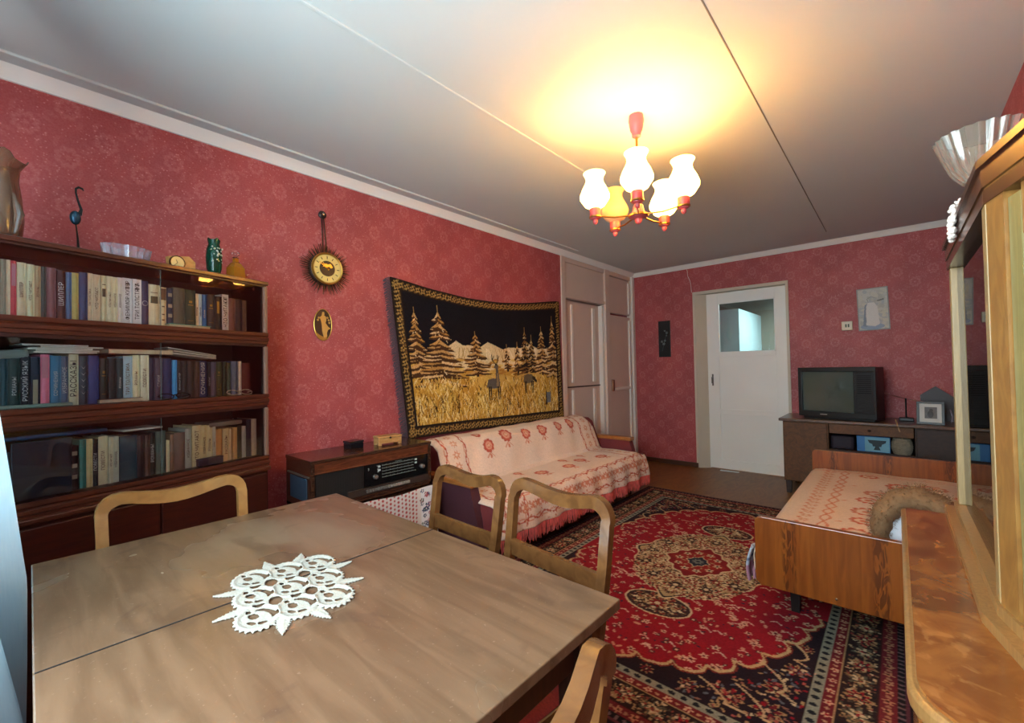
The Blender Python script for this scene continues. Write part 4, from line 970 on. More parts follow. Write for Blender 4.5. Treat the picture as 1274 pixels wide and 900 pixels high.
# corner spandrels with scalloped cream outlines
def spand(fx, fy):
    pts = [(.30, .30), (1.0, .30)]
    sc_ = [(1.0, .345), (.93, .36), (.90, .415), (.82, .40), (.76, .455), (.69, .44), (.64, .52), (.575, .53), (.56, .62), (.485, .65), (.485, .75), (.415, .80), (.425, .90), (.365, .96), (.375, 1.06), (.335, 1.12), (.33, 1.20)]
    sm_ = []
    for a, b_ in zip(sc_, sc_[1:]):
        for t in np.linspace(0, 1, 6, endpoint=False):
            nx_, ny_ = b_[1]-a[1], -(b_[0]-a[0]); bul = -.35*math.sin(PI*t)*(1 if True else 0)
            sm_.append((a[0]+(b_[0]-a[0])*t+nx_*bul*.6, a[1]+(b_[1]-a[1])*t+ny_*bul*.6))
    sm_.append(sc_[-1]); T_ = lambda P_: [(fx(x), fy(y)) for x, y in P_]
    c.poly(T_(pts[:1]+[(1.0, .30)]+sm_+[(.30, 1.2)]), '24141a')
    c.line(T_(sm_), .016, 'b89a6c'); c.line(T_([(x-.008, y-.008) for x, y in sm_]), .008, '7a2a20')
    for cx, cy, r in ((.40, .42, .06), (.52, .40, .05), (.40, .56, .05), (.66, .365, .04), (.36, .72, .04), (.82, .345, .03), (.345, .90, .03)):
        c.flower(fx(cx), fy(cy), r, 8, TAN, None, cx*9); c.flower(fx(cx), fy(cy), r*.82, 8, '6c1a20', None, cx*9); c.flower(fx(cx), fy(cy), r*.5, 6, '2a1c20', 'b89070', cx)
    r2_ = random.Random(5)
    for k in range(700):
        x, y = r2_.uniform(.31, .95), r2_.uniform(.31, 1.1)
        if (x-.30)/.66+(y-.30)/.85 < .62: c.ell(fx(x), fy(y), r2_.uniform(.006, .012), .005, r2_.choice([CREAM, TAN, '8a5a48', '5a5a60', 'a04a40', REDD]), r2_.random()*3)
    for a in ((.33, .33, .50, .47), (.45, .33, .62, .42), (.33, .5, .44, .66), (.33, .75, .38, .9)):
        c.line([(fx(a[0]+(a[2]-a[0])*t+.03*math.sin(t*7)), fy(a[1]+(a[3]-a[1])*t+.02*math.cos(t*6))) for t in np.linspace(0, 1, 12)], .009, 'b89870')
# small flowers scattered over the red field, mirrored
r3 = random.Random(21)
for k in range(430):
    x, y = r3.uniform(.31, RW/2), r3.uniform(.31, RL/2); ph = r3.random()*6; kind = r3.random(); r = r3.uniform(.009, .02)
    for sx in (1, -1):
        for sy in (1, -1):
            X_, Y_ = RW/2+sx*(x-RW/2), RL/2+sy*(y-RL/2)
            if kind < .3: c.flower(X_, Y_, r*1.15, 5, 'c89a7c', '5a1418', ph)
            elif kind < .5: c.flower(X_, Y_, r, 6, '4a2420', 'c8a080', ph)
            elif kind < .7: c.ell(X_, Y_, r*.8, r*.4, 'c08468', sx*ph)
            elif kind < .85: c.line([(X_-.02, Y_), (X_, Y_+.012*sy), (X_+.024, Y_-.006)], .006, 'd0a890')
            else: c.ell(X_, Y_, r*.6, r*.3, '2c2030', ph)
sym(spand)
# central medallion, pendants
MX, MYc = RW/2, RL/2
def lobed(rx, ry, n, amp, col, ph=0):
    a, X_, Y_ = c.win(MX-rx*1.3, MX+rx*1.3, MYc-ry*1.3, MYc+ry*1.3); u, v = (X_-MX)/rx, (Y_-MYc)/ry
    t = np.arctan2(v, u); dd = np.abs(u)**1.35+np.abs(v)**1.35; a[dd**(1/1.35) < 1+amp*np.cos(n*t+ph)] = lin(col)
for sy in (1, -1):
    cy = MYc+sy*.62
    c.ell(MX, cy, .175, .115, CREAM); c.ell(MX, cy, .165, .105, '3a2220')
    for k in range(170):
        t, q = r3.uniform(0, PI), r3.uniform(.2, .95); ra = r3.uniform(.005, .012); cl_ = r3.choice([CREAM, TAN, TAN, 'd0b890', '7c2a24', '6a5438'])
        for sx in (1, -1): c.ell(MX+sx*q*.155*abs(math.cos(t)), cy+q*.095*math.sin(t)*(1 if k % 2 else -1), ra, ra*.5, cl_, sx*t)
    c.flower(MX, cy, .045, 7, '7c1a1c', CREAM, .3)
    c.line([(MX, cy-sy*.13), (MX, cy-sy*.25)], .03, CREAM)
lobed(.40, .54, 16, .035, CREAM); lobed(.385, .525, 16, .035, "241a1c"); lobed(.37, .51, 16, .035, "a88c62")
r4 = random.Random(8)
for k in range(2200):
    t = r4.uniform(0, PI/2); q = r4.uniform(.42, .97); x, y = q*.36*math.cos(t)**.9, q*.50*math.sin(t)**.95; col = r4.choice([CREAM, CREAM, 'd0b890', '4a3024', '3a2220', '8a2a24', '6a5438', TAN, TAN, '8c3028']); an = r4.random()*3; ra = r4.uniform(.005, .013)
    for sx in (1, -1):
        for sy in (1, -1): c.ell(MX+sx*x, MYc+sy*y, ra, ra*.45, col, sx*sy*an)
for k in range(12):
    t = 2*PI*k/12; c.flower(MX+.30*math.cos(t), MYc+.37*math.sin(t), .04, 7, '3a2420', CREAM, t); c.flower(MX+.24*math.cos(t+.26), MYc+.29*math.sin(t+.26), .03, 6, '7c241e', 'd0b890', t)
lobed(.20, .24, 12, .05, CREAM); lobed(.185, .225, 12, .05, '7c1a1c'); lobed(.15, .18, 10, .08, '8c2420')
for k in range(10):
    t = 2*PI*k/10; c.flower(MX+.115*math.cos(t), MYc+.14*math.sin(t), .026, 5, CREAM, '3a1c1c', t); c.ell(MX+.08*math.cos(t+.3), MYc+.1*math.sin(t+.3), .012, .006, TAN, t)
lobed(.068, .08, 8, .08, CREAM); lobed(.06, .072, 8, .08, '262630'); c.flower(MX, MYc, .04, 8, '6a6a60', '202028')
c.speckle(.16)
X_, Y_ = np.meshgrid(c.x, c.y); Z_ = .009+.0012*np.sin(X_*7)*np.sin(Y_*5)+.0012*rng.random(X_.shape)
Z_[:2] = .001; Z_[-2:] = .001; Z_[:, :2] = .001; Z_[:, -2:] = .001
rug = tag(sheet('rug', np.stack([RX0+X_, RY0+Y_, Z_], -1), c.a, vcol('rug_wool', 1, .5, 420), None), 'red oriental rug with cream medallion on the floor', 'rug')

# ------------------------------------------------------------------ bed
m, nt, b = base_mat('bed_veneer'); tc = coords(nt, 'Object'); sp = nd(nt, 'ShaderNodeSeparateXYZ'); nt.links.new(tc, sp.inputs[0])
gr_ = noise(nt, coords(nt, 'Object', (26, 26, 2.2)), 1.6, 5, .8); big = noise(nt, coords(nt, 'Object', (5, 5, .8)), 1, 2)
fx = mth(nt, 'FRACT', mth(nt, 'MULTIPLY_ADD', sp.outputs[0], 3.2, .068)); bandm = mth(nt, 'SUBTRACT', 1., sstep(nt, mth(nt, 'ABSOLUTE', mth(nt, 'SUBTRACT', fx, .5)), .05, .11))
fn_ = noise(nt, coords(nt, 'Object', (46, 46, 9)), 1., 2, 1.2)
fig_ = mth(nt, 'MULTIPLY', bandm, sstep(nt, mth(nt, 'ABSOLUTE', mth(nt, 'SUBTRACT', fn_, .5)), .02, .10))
col = mixc(nt, sstep(nt, gr_, .3, .7), lin('7c3c10'), lin('965018')); col = mixc(nt, mth(nt, 'MULTIPLY', big, .35), col, lin('64300e')); col = mixc(nt, mth(nt, 'MULTIPLY', fig_, .75), col, lin('4a200a'))
nt.links.new(col, b.inputs['Base Color']); setp(b, Roughness=.3, Coat_Weight=.35, Coat_Roughness=.2); bedm = m
bd = thing('bed', 'orange veneered wooden single bed with low head and foot boards', 'bed', (2.135, 2.24, 0))
BWd = .88
def board(name, y, z0, z1, th):
    bm = bmesh.new(); pl = [(0, z0+.02), (0, z1-.03)]+[(.03-.03*math.cos(a), z1-.03+.03*math.sin(a)) for a in np.linspace(.2, PI/2, 5)]+[(BWd-.03+.03*math.sin(a), z1-.03+.03*math.cos(a)) for a in np.linspace(0, PI/2, 5)]+[(BWd, z0+.02), (BWd-.02, z0), (.02, z0)]
    o = obj(name, prism(bm, pl, th, lambda a, b, c: (a, y+c, b)), bedm, bd)
    md = o.modifiers.new('soft_edges', 'BEVEL'); md.width = .004; md.segments = 2; return o
board('footboard', 0, .235, .548, .03); board('headboard', 1.84, .16, .575, .03)
obj('side_rail', B(.012, .034, .03, 1.84, .22, .38, .003), bedm, bd); obj('side_rail', B(BWd-.034, BWd-.012, .03, 1.84, .22, .38, .003), bedm, bd)
obj('slat_base', B(.034, BWd-.034, .03, 1.84, .25, .28), brownm, bd); obj('mattress', B(.036, BWd-.036, .035, 1.835, .28, .40, .03), P('ticking', 'b8b0a4', .9), bd, True)
for a in (.09, BWd-.12):
    for b_ in (.32, 1.66): obj('leg', bar(bmesh.new(), [(a+.015, b_, .25), (a+.015, b_, .0105 if b_ < 1 else .0105)], [.05, .035], .04), P('leg_black', '16100e', .5), bd)
obj('screw', L([(.006, 0), (.004, .003), (0, .004)], 10, (.30, 0, .262), M=Matrix.Rotation(PI/2, 3, 'X')), P('screw_steel', 'c8c8c8', .2, 1), bd)
SW, LT = .98, 1.80; base = 'dcc0a4'; c = Canvas(SW, LT, .007, base); sal = 'c0573c'; sal2 = 'cc8060'
for x in (.30, SW-.06): c.line([(x+.010*math.sin(k*1.2), v) for k, v in enumerate(np.arange(0, LT, .025))], .009, sal2); c.line([(x+.025-.010*math.sin(k*1.2), v) for k, v in enumerate(np.arange(0, LT, .025))], .009, sal2)
for v in (.05, LT-.05, LT-.09): c.line([(x, v+.008*math.sin(k*1.2)) for k, x in enumerate(np.arange(0, SW, .025))], .008, sal2)
for k in range(24): c.flower(.235, .04+k*.075, .028, 7, 'cc9474', base, k); c.ell(.21, .07+k*.075, .008, .014, sal2)
def rose2(x, v, r, f=1):
    for q in range(10): c.ell(x+r*1.05*math.cos(q*.628), v+r*1.25*math.sin(q*.628), r*.26, r*.3, sal)
    c.ell(x, v, r*1.05, r*1.25, 'c8684e' if not f else 'cc8668'); c.ell(x, v, r*.8, r*.95, base, 0, .5 if not f else 0); c.ell(x, v, r*.35, r*.4, sal2)
for x, v, r, f in ((.44, .30, .05, 1), (.46, .52, .045, 0), (.46, .72, .05, 1), (.46, .95, .042, 0), (.50, 1.15, .055, 1), (.60, 1.42, .06, 0), (.52, .12, .06, 0), (.44, 1.62, .04, 0), (.74, 1.5, .05, 1), (.78, 1.1, .05, 1), (.80, .7, .05, 0), (.86, 1.3, .04, 1)): rose2(x, v, r, f)
for x, v in ((.36, .9), (.37, .45), (.38, 1.32), (.34, .2)): c.ell(x, v, .016, .006, sal2, .4)
c.speckle(.06); X_, V = np.meshgrid(c.x, c.y)
# cross section: hangs on the left, over the mattress, tucked at the right
pr = np.array([(-.012, .30), (-.016, .36), (-.008, .40), (.02, .425), (.08, .437), (.45, .445), (.80, .437), (.845, .41), (.85, .36), (.85, .34)]); dd = np.r_[0, np.cumsum(np.hypot(*np.diff(pr, axis=0).T))]; q = X_/SW*dd[-1]
px = np.interp(q, dd, pr[:, 0]); pz = np.interp(q, dd, pr[:, 1])+.004*np.sin(V*11+X_*7)*np.clip(px*4, 0, 1)+.003*np.sin(X_*19)
sag = np.clip((.12-V)/.12, 0, 1); pz = pz-.015*sag**2
bp = thing('bedspread', 'cream bedspread with salmon flowers and pink fringe covering the bed', 'bedspread', (2.135, 2.275, 0))
sheet('cloth', np.stack([px, V+.002, pz], -1), c.a, MC['throw_cotton'], bp, .004)
bm = bmesh.new()
for k in range(300):
    v = .01+1.78*k/300; tube(bm, [(-.012, v, .305), (-.018+random.uniform(-.004, .004), v+random.uniform(-.005, .005), .27), (-.015+random.uniform(-.006, .004), v+random.uniform(-.008, .008), .235)], [.004, .0035, .0025], 4)
tag(obj('fringe', bm, P('fringe_pink', 'c08a98', .9, var=.5, scale=30), bp), kind='stuff')
bm = bmesh.new()  # towel end hanging out by the foot board
S_, T_ = np.meshgrid(np.linspace(0, 1, 14), np.linspace(0, 1, 22)); pos = np.stack([-.035-.02*np.sin(T_*PI*.8)+.006*np.sin(S_*9), .06+S_*.10, .37-.16*T_], -1)
cc = np.empty(pos.shape); cc[:] = lin('b8c0cc'); cc[12:] = lin('b08090'); cc[7:9] = lin('6a7088')
tag(sheet('towel', pos+np.array([2.135, 2.24, 0]), cc, MC['throw_cotton'], None, .006), 'white and pink towel end hanging beside the foot of the bed', 'towel')

# fur hat lying over the foot end of the bed
hat = thing('fur_hat', 'fluffy beige fur hat with white lining on the bed beside the cabinet', 'hat', (2.70, 2.41, .45))
furm = P('fur', '7e5c3c', .9, var=.6, scale=14); hb = bmesh.new()
path = [(-.118, 0, .03), (-.122, 0, .09), (-.11, -.005, .16), (-.07, -.005, .215), (-.01, 0, .24), (.05, 0, .225), (.10, 0, .18), (.125, 0, .11), (.125, 0, .04)]
pp = []
for a_, b_ in zip(path, path[1:]):
    for t in (0, .34, .67): pp.append(tuple(a_[q]+(b_[q]-a_[q])*t for q in range(3)))
pp.append(path[-1]); tube(hb, pp, [.028+.018*math.sin(PI*k/(len(pp)-1))+.004*math.sin(k*2.1) for k in range(len(pp))], 16)
bmesh.ops.scale(hb, vec=(1, 1.5, 1), verts=hb.verts)
for vv in hb.verts: vv.co.z = max(vv.co.z, .001)
bmesh.ops.recalc_face_normals(hb, faces=hb.faces); hb.normal_update(); fc = [(f.calc_center_median(), f.normal.copy(), f.calc_area()) for f in hb.faces]
obj('fur_brim', hb, furm, hat, True)
fb = bmesh.new(); tot = sum(a for *_, a in fc)
for ctr, nn, ar in fc:
    if ctr.z < .012: continue
    for k in range(max(1, int(6500*ar/tot))):
        p = ctr+Vector((random.uniform(-1, 1), random.uniform(-1, 1), random.uniform(-1, 1)))*math.sqrt(ar)*.5
        d_ = (nn+Vector((random.uniform(-.6, .6), random.uniform(-.6, .6), random.uniform(-.7, .2)))).normalized()*random.uniform(.006, .014); s = d_.cross(Vector((random.random(), random.random(), random.random()))).normalized()*.0013
        a_ = fb.verts.new(p-s); b2 = fb.verts.new(p+s); e_ = fb.verts.new(p+d_); fb.faces.new((a_, b2, e_))
tag(obj('fur_pile', fb, furm, hat), kind='stuff')
obj('lining', ball(bmesh.new(), (-.005, .0, .085), .10, .05, .10, 14), P('white_lining', 'c8c8cc', .9, bmp=.4, bscale=60), hat, True)

# ------------------------------------------------------------------ desk and what stands on it
dk = thing('writing_desk', 'dark brown worn wooden writing desk against the far wall', 'desk', (1.775, 4.87, 0))
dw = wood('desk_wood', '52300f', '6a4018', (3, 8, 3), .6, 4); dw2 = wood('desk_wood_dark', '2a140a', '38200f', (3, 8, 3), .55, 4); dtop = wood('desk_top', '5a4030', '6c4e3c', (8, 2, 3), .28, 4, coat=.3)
DWd, DD = 1.25, .55
obj('desk_top', B(0, DWd, -.01, DD, .695, .722, .006), dtop, dk)
p1 = obj('pedestal', B(.03, .39, .02, DD-.01, .12, .694, .004), dw, dk); obj('door', B(.04, .38, .004, .022, .13, .685, .004), dw, dk)
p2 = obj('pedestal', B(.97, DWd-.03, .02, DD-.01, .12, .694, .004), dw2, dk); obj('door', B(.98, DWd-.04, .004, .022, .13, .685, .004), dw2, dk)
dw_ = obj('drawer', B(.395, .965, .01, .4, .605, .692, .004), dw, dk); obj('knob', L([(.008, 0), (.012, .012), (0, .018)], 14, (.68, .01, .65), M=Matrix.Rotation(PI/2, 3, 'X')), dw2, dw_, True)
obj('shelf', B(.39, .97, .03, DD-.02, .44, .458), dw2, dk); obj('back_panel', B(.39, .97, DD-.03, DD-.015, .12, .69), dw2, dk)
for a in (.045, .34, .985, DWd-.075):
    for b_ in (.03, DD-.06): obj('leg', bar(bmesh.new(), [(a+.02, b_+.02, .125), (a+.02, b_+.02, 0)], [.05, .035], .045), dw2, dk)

tv = thing('television', 'black boxy tube television standing on the writing desk', 'television', (1.925, 5.0, .7225), math.radians(-13))
tbk = P('tv_black', '101010', .4, var=.05)
obj('foot', B(.03, .58, .03, .30, 0, .022, .005), tbk, tv)
fr = bmesh.new()
for a in ((0, .60, 0, .05, .022, .072), (0, .60, 0, .05, .445, .485), (0, .032, 0, .05, .07, .447), (.44, .60, 0, .05, .07, .447)): box(fr, *a, .004)
obj('bezel', fr, tbk, tv)
obj('housing', prism(bmesh.new(), [(.0, .05), (.60, .05), (.60, .22), (.50, .36), (.10, .36), (.0, .22)], .45, lambda a, b, c: (a, b, .03+c)), tbk, tv)
bm = bmesh.new(); bmesh.ops.create_grid(bm, x_segments=14, y_segments=12, size=1)
for vv in bm.verts: u, t = vv.co.x, vv.co.y; vv.co = Vector((.236+u*.206, .012+.020*(u*u+t*t)*.5, .259+t*.19))
m, nt, b = base_mat('tv_screen'); nt.links.new(mixc(nt, noise(nt, coords(nt), 3), lin('4a524c'), lin('555c55')), b.inputs['Base Color']); setp(b, Roughness=.06)
obj('screen', bm, m, tv, True)
cpn = obj('control_panel', B(.455, .585, -.004, .005, .08, .44, .003), P('panel_black', '18181a', .3), tv)
for k in range(6): obj('button', B(.475, .56, -.007, -.003, .10+k*.018, .108+k*.018, .001), tbk, cpn)
for k in range(10): obj('speaker_slot', B(.47, .57, -.0055, -.003, .25+k*.017, .256+k*.017), P('slot', '040404', .9), cpn)
obj('badge', B(.18, .235, -.004, .002, .042, .05, .001), P('badge_silver', 'b8b4ac', .3, .7), tv)

an = thing('indoor_antenna', 'thin metal indoor antenna on desk beside the television', 'antenna', (2.70, 5.16, .7225))
obj('base', B(-.05, .05, -.04, .04, 0, .03, .006), tbk, an); obj('stem', tube(bmesh.new(), [(0, 0, .03), (0, 0, .20)], .006, 8), tbk, an, True)
for p_ in ((-.17, -.05, .26), (-.16, -.08, .245), (.16, -.06, .17)): obj('rod', tube(bmesh.new(), [(0, 0, .195), p_], .0022, 6), P('chrome', 'c8c0b4'), an, True)
pf = thing('photo_frame', 'black framed white-mat photo standing on the writing desk', 'photo frame', (2.76, 4.965, .7225), -.12); pf.rotation_euler = (math.radians(-10), 0, -.1)
ff = bmesh.new()
for a in ((0, .17, 0, .018), (0, .17, .172, .19), (0, .018, .018, .172), (.152, .17, .018, .172)): box(ff, a[0], a[1], 0, .014, a[2], a[3], .002)
obj('frame', ff, tbk, pf); obj('mat', B(.016, .154, .006, .010, .016, .174), P('mat_white', 'd0ccc4', .7), pf)
ph = obj('photograph', B(.05, .125, .004, .0065, .05, .145), P('photo_grey', '5a5450', .5, var=.7, scale=30), pf); obj('figure', ball(ball(bmesh.new(), (.085, .0045, .085), .02, .002, .03, 8), (.09, .0045, .118), .012, .002, .013, 8), P('photo_dark', '2a2624', .5, var=.5, scale=40), ph)
obj('strut', B(.07, .10, .013, .016, .0, .15), tbk, pf)
tag(obj('dark_box', prism(bmesh.new(), [(0, 0), (.22, 0), (.22, .2), (.10, .30), (0, .22)], .05, lambda a, b, c: (2.80+a, 5.32+c, .7225+b)), P('dark_wood_box', '33221e', .4)), 'dark slanted wooden case standing behind the photo frame', 'case')
tag(obj('bead_string', tube(bmesh.new(), [(2.97, 5.0, .74), (2.975, 5.0, .79), (2.965, 5.0, .85)], .004, 6), MC['crystal'], None, True), 'small string of clear beads at right end of desk', 'beads')
for k in range(7): pass
bb = thing('blue_box', 'bright blue cardboard box with dark emblem on shelf under the desk', 'box', (2.365, 4.93, .4585))
obj('body', B(0, .225, 0, .12, 0, .135, .002), P('box_blue', '2a6ea8', .5), bb); obj('front_print', B(.055, .22, -.002, .002, .004, .13), P('box_sky', '6aa0b4', .5), bb)
obj('emblem', prism(prism(bmesh.new(), [(.075, .105), (.20, .105), (.195, .085), (.17, .07), (.165, .05), (.11, .05), (.105, .07), (.085, .08)], .002, lambda a, b, c: (a, -.004+c, b)), [(.125, .05), (.15, .05), (.16, .02), (.115, .02)], .002, lambda a, b, c: (a, -.004+c, b)), P('emblem_dark', '10242c', .5), bb)
vb = tag(obj('dark_bag', B(2.175, 2.345, 4.93, 5.2, .4585, .58, .02), P('bag_purple', '241624', .7)), 'dark purple package on shelf under the desk, left of blue box', 'package')
bs_ = thing('wicker_vase', 'grey woven wicker vase holding a stick under the desk', 'vase', (2.665, 4.955, .4585))
wk = P('wicker', '8a8270', .8, var=.4, scale=50)
bm = bmesh.new()
for k in range(16):
    z = .004+k*.0085; r = .052+.014*math.sin(PI*k/15)
    tube(bm, [((r+.0025*(-1)**(i+k))*math.cos(2*PI*i/24), (r+.0025*(-1)**(i+k))*math.sin(2*PI*i/24), z) for i in range(24)], .005, 5, closed=True)
tag(obj('weave', bm, wk, bs_, True), kind='stuff'); obj('bottom', L([(.05, 0), (.05, .006), (0, .007)], 20), wk, bs_)
tag(obj('stick', tube(bmesh.new(), [(2.69, 4.945, .50), (2.63, 4.842, .76)], .005, 6), P('stick_wood', 'b08a60', .6), None, True), 'thin pale stick leaning out of the wicker vase', 'stick')

# on the far wall
pq = thing('flower_plaque', 'narrow black lacquer plaque with white flowers left of the door', 'plaque', (.35, D, 1.365))
obj('board', B(0, .155, -.012, 0, 0, .465, .003), P('lacquer_black', '14100f', .25), pq)
for x, z, r in ((.07, .17, .022), (.045, .2, .018), (.085, .21, .016), (.11, .31, .02), (.085, .335, .014), (.105, .275, .012)):
    bm = bmesh.new(); prism(bm, [(x+r*(.7+.3*math.cos(5*a))*math.cos(a), z+r*(.7+.3*math.cos(5*a))*math.sin(a)) for a in np.linspace(0, 2*PI, 30, endpoint=False)], .003, lambda a, b, c: (a, -.012-c, b)); obj('blossom', bm, P('petal_grey', '5c5f5c', .5), pq)
obj('stem', tube(bmesh.new(), [(.05, -.013, .08), (.07, -.013, .17), (.09, -.013, .24), (.11, -.013, .31)], .0025, 5), P('stem_grey', '3c4038', .5), pq)
pc = thing('picture', 'pale watercolour of a white jug in a thin frame right of the door', 'picture', (2.38, D, 1.555)); pc.rotation_euler = (0, math.radians(-1.5), 0)
ff = bmesh.new()
for a in ((0, .235, 0, .008), (0, .235, .402, .41), (0, .008, .008, .402), (.227, .235, .008, .402)): box(ff, a[0], a[1], -.02, 0, a[2], a[3], .001)
obj('frame', ff, P('frame_grey', '8a8a84', .4), pc)
c = Canvas(.223, .398, .0035, 'bdbab0')
for k in range(120): c.ell(random.uniform(0, .22), random.uniform(0, .4), random.uniform(.01, .04), random.uniform(.006, .02), random.choice(['c4c2ba', 'b4b2a8', 'aeb2b4', 'c8c4b4']), random.random()*3)
c.ell(.10, .03, .09, .03, '9aa4b4'); c.poly([(.03, .04), (.05, .24), (.075, .26), (.055, .14), (.06, .03)], '8a939c'); c.poly([(.055, .045), (.06, .22), (.075, .265), (.12, .265), (.145, .22), (.155, .05), (.12, .03)], 'd6d2cc'); c.line([(.08, .265), (.07, .30), (.10, .32), (.14, .30)], .006, '989a94'); c.line([(.15, .275), (.19, .285)], .012, '7a7a76')
X_, Y_ = np.meshgrid(c.x, c.y); sheet('painting', np.stack([.006+X_, np.full(X_.shape, -.014), .006+Y_], -1), c.a, vcol('paper_print', .6, .05, 300), pc)
ss = thing('light_switch', 'small cream switch with green buttons on far wall by the picture', 'switch', (2.245, D, 1.57))
obj('plate', B(0, .088, -.022, 0, 0, .09, .006), P('plastic_cream', 'd0c4a8', .4), ss)
for x in (.03, .05): obj('button', B(x, x+.012, -.028, -.021, .03, .062, .002), P('button_green', '38402c', .4), ss)
# ------------------------------------------------------------------ display sideboard at the right, close to the viewer
cbn = thing('display_cabinet', 'light wooden sideboard with glazed display top at right edge', 'cabinet', (0, 0, 0))
m, nt, b = base_mat('burl_veneer'); n1 = noise(nt, coords(nt, 'Object', (1, .8, 1)), 9, 6, 2.2); n2 = noise(nt, coords(nt, 'Object', (1.4, 1, 1)), 4.5, 5, 1.5); n3 = noise(nt, coords(nt), 38, 4, .5)
col = mixc(nt, sstep(nt, n1, .35, .7), lin('74401c'), lin('8e5626')); col = mixc(nt, mth(nt, 'MULTIPLY', sstep(nt, n2, .48, .62), .6), col, lin('4c2412')); col = mixc(nt, mth(nt, 'MULTIPLY', sstep(nt, n3, .56, .68), .2), col, lin('c89050'))
nt.links.new(col, b.inputs['Base Color']); setp(b, Roughness=.22, Coat_Weight=.4, Coat_Roughness=.15); burl = m
oak = wood('light_wood', '7e5830', '90683a', (14, 14, 1.2), .35, 4, coat=.2); olive = wood('olive_wood', '6e6238', '7c6e42', (14, 14, 1.2), .4, 4); pale = wood('pale_wood', '80663e', '8e7248', (14, 14, 1.2), .4, 4); dkc = wood('cornice_wood', '34190e', '4c2614', (2, 8, 2), .25, 4, coat=.5); goldw = wood('golden_wood', '785026', '8a602e', (6, 6, 2), .3, 4, coat=.3)
CZ = .85; XW = 3.06
def outline(inset, far=1.60, near=.655, r=.09, x0=2.645, n=8):
    x0 += inset; far -= inset; near += inset; r = max(.02, r-inset)
    return [(XW, far), (x0, far)]+[(x0+r-r*math.cos(a), near+r-r*math.sin(a)) for a in np.linspace(0, PI/2, n)]+[(XW, near)]
pz_ = lambda z0: (lambda a, b, c: (a, b, z0+c))
lip = obj('counter_edge', prism(bmesh.new(), outline(0), .026, pz_(CZ-.03)), oak, cbn, 30)
md = lip.modifiers.new('round', 'BEVEL'); md.width = .006; md.segments = 3; md.limit_method = 'ANGLE'
obj('counter_top', prism(bmesh.new(), outline(.010), .006, pz_(CZ-.006)), burl, cbn)
obj('body', prism(bmesh.new(), outline(.03), .76, pz_(.06)), oak, cbn, 30)
for y0, y1 in ((.80, 1.18), (1.19, 1.56)):
    d_ = obj('door', B(2.655, 2.676, y0, y1, .12, .79, .004), burl, cbn)
obj('plinth', prism(bmesh.new(), outline(.06), .06, pz_(0)), dkc, cbn)
# display top: straight far bay, then a bay canted away towards the viewer
FX, FY, CY, EX, EY = 2.755, 1.60, .965, 2.815, .70
def hut(o): return [(XW, FY+o), (FX-o, FY+o), (FX-o, CY-.1*o), (EX-o, EY-o*.6), (EX+.03, EY-o), (XW, EY-o)]
obj('base_rail', prism(bmesh.new(), hut(.006), .034, pz_(CZ)), oak, cbn)
obj('base_bead', prism(bmesh.new(), hut(.022), .016, pz_(CZ)), oak, cbn)
HZ0, HZ1 = CZ+.034, 1.485
ux, uy = EX-FX, EY-CY; ul = math.hypot(ux, uy); ux /= ul; uy /= ul; nx_, ny_ = uy, -ux   # along the cant, and outwards
def cant(s0, s1, z0, z1, d0, d1):
    """board on the canted bay from s0 to s1 along it, between depths d0 (front) and d1"""
    pl = [(FX+ux*s-nx_*d, CY+uy*s-ny_*d) for s, d in ((s0, d0), (s1, d0), (s1, d1), (s0, d1))]; return prism(bmesh.new(), pl, z1-z0, pz_(z0))
obj('corner_post', B(FX, FX+.045, FY-.034, FY, HZ0, HZ1, .002), pale, cbn)
obj('corner_post', B(FX-.003, FX+.014, CY-.002, CY+.03, HZ0, HZ1, .002), pale, cbn)
obj('canted_post', cant(0, .052, HZ0, HZ1, -.002, .03), goldw, cbn)
obj('door_stile', cant(.054, .085, HZ0+.01, HZ1-.01, .002, .024), olive, cbn); obj('door_stile', cant(ul-.035, ul-.004, HZ0+.01, HZ1-.01, .002, .024), olive, cbn)
obj('door_rail', cant(.085, ul-.035, HZ0+.01, HZ0+.04, .004, .022), olive, cbn)
# arched head of the canted bay
bm = bmesh.new(); s0, s1 = .085, ul-.035; N_ = 12
pl = [(s0, HZ1), (s1, HZ1)]+[(s1-(s1-s0)*k/N_, HZ1-.018-.05*(abs(2*k/N_-1))**2.4) for k in range(N_+1)]
prism(bm, pl, .02, lambda a, b, c: (FX+ux*a-nx_*(.003+c), CY+uy*a-ny_*(.003+c), b)); obj('arched_head', bm, goldw, cbn)
hp = pane('cabinet_glass', (.92, .95, .93), 1.55)
obj('glass_pane', B(FX+.012, FX+.016, CY+.03, FY-.034, HZ0, HZ1), hp, cbn); obj('glass_pane', cant(.085, ul-.035, HZ0+.03, HZ1-.01, .012, .015), hp, cbn)
obj('side_panel', B(FX+.032, XW, FY-.018, FY, HZ0, HZ1), oak, cbn); obj('side_panel', B(EX+.03, XW, EY, EY+.018, HZ0, HZ1), oak, cbn); obj('back_panel', B(XW-.012, XW, EY, FY, HZ0, HZ1), dkc, cbn)
obj('near_post', B(EX, EX+.04, EY-.002, EY+.03, HZ0, HZ1, .002), goldw, cbn)
ins = [(XW-.014, FY-.02), (FX+.03, FY-.04), (FX+.03, CY+.0), (EX+.03, EY+.03), (XW-.014, EY+.03)]
for z in (1.08, 1.28): obj('glass_shelf', prism(bmesh.new(), ins, .005, pz_(z)), pane('shelf_glass', (.88, .95, .92), 1.45), cbn)
obj('top_board', prism(bmesh.new(), hut(.004), .02, pz_(HZ1)), dkc, cbn)
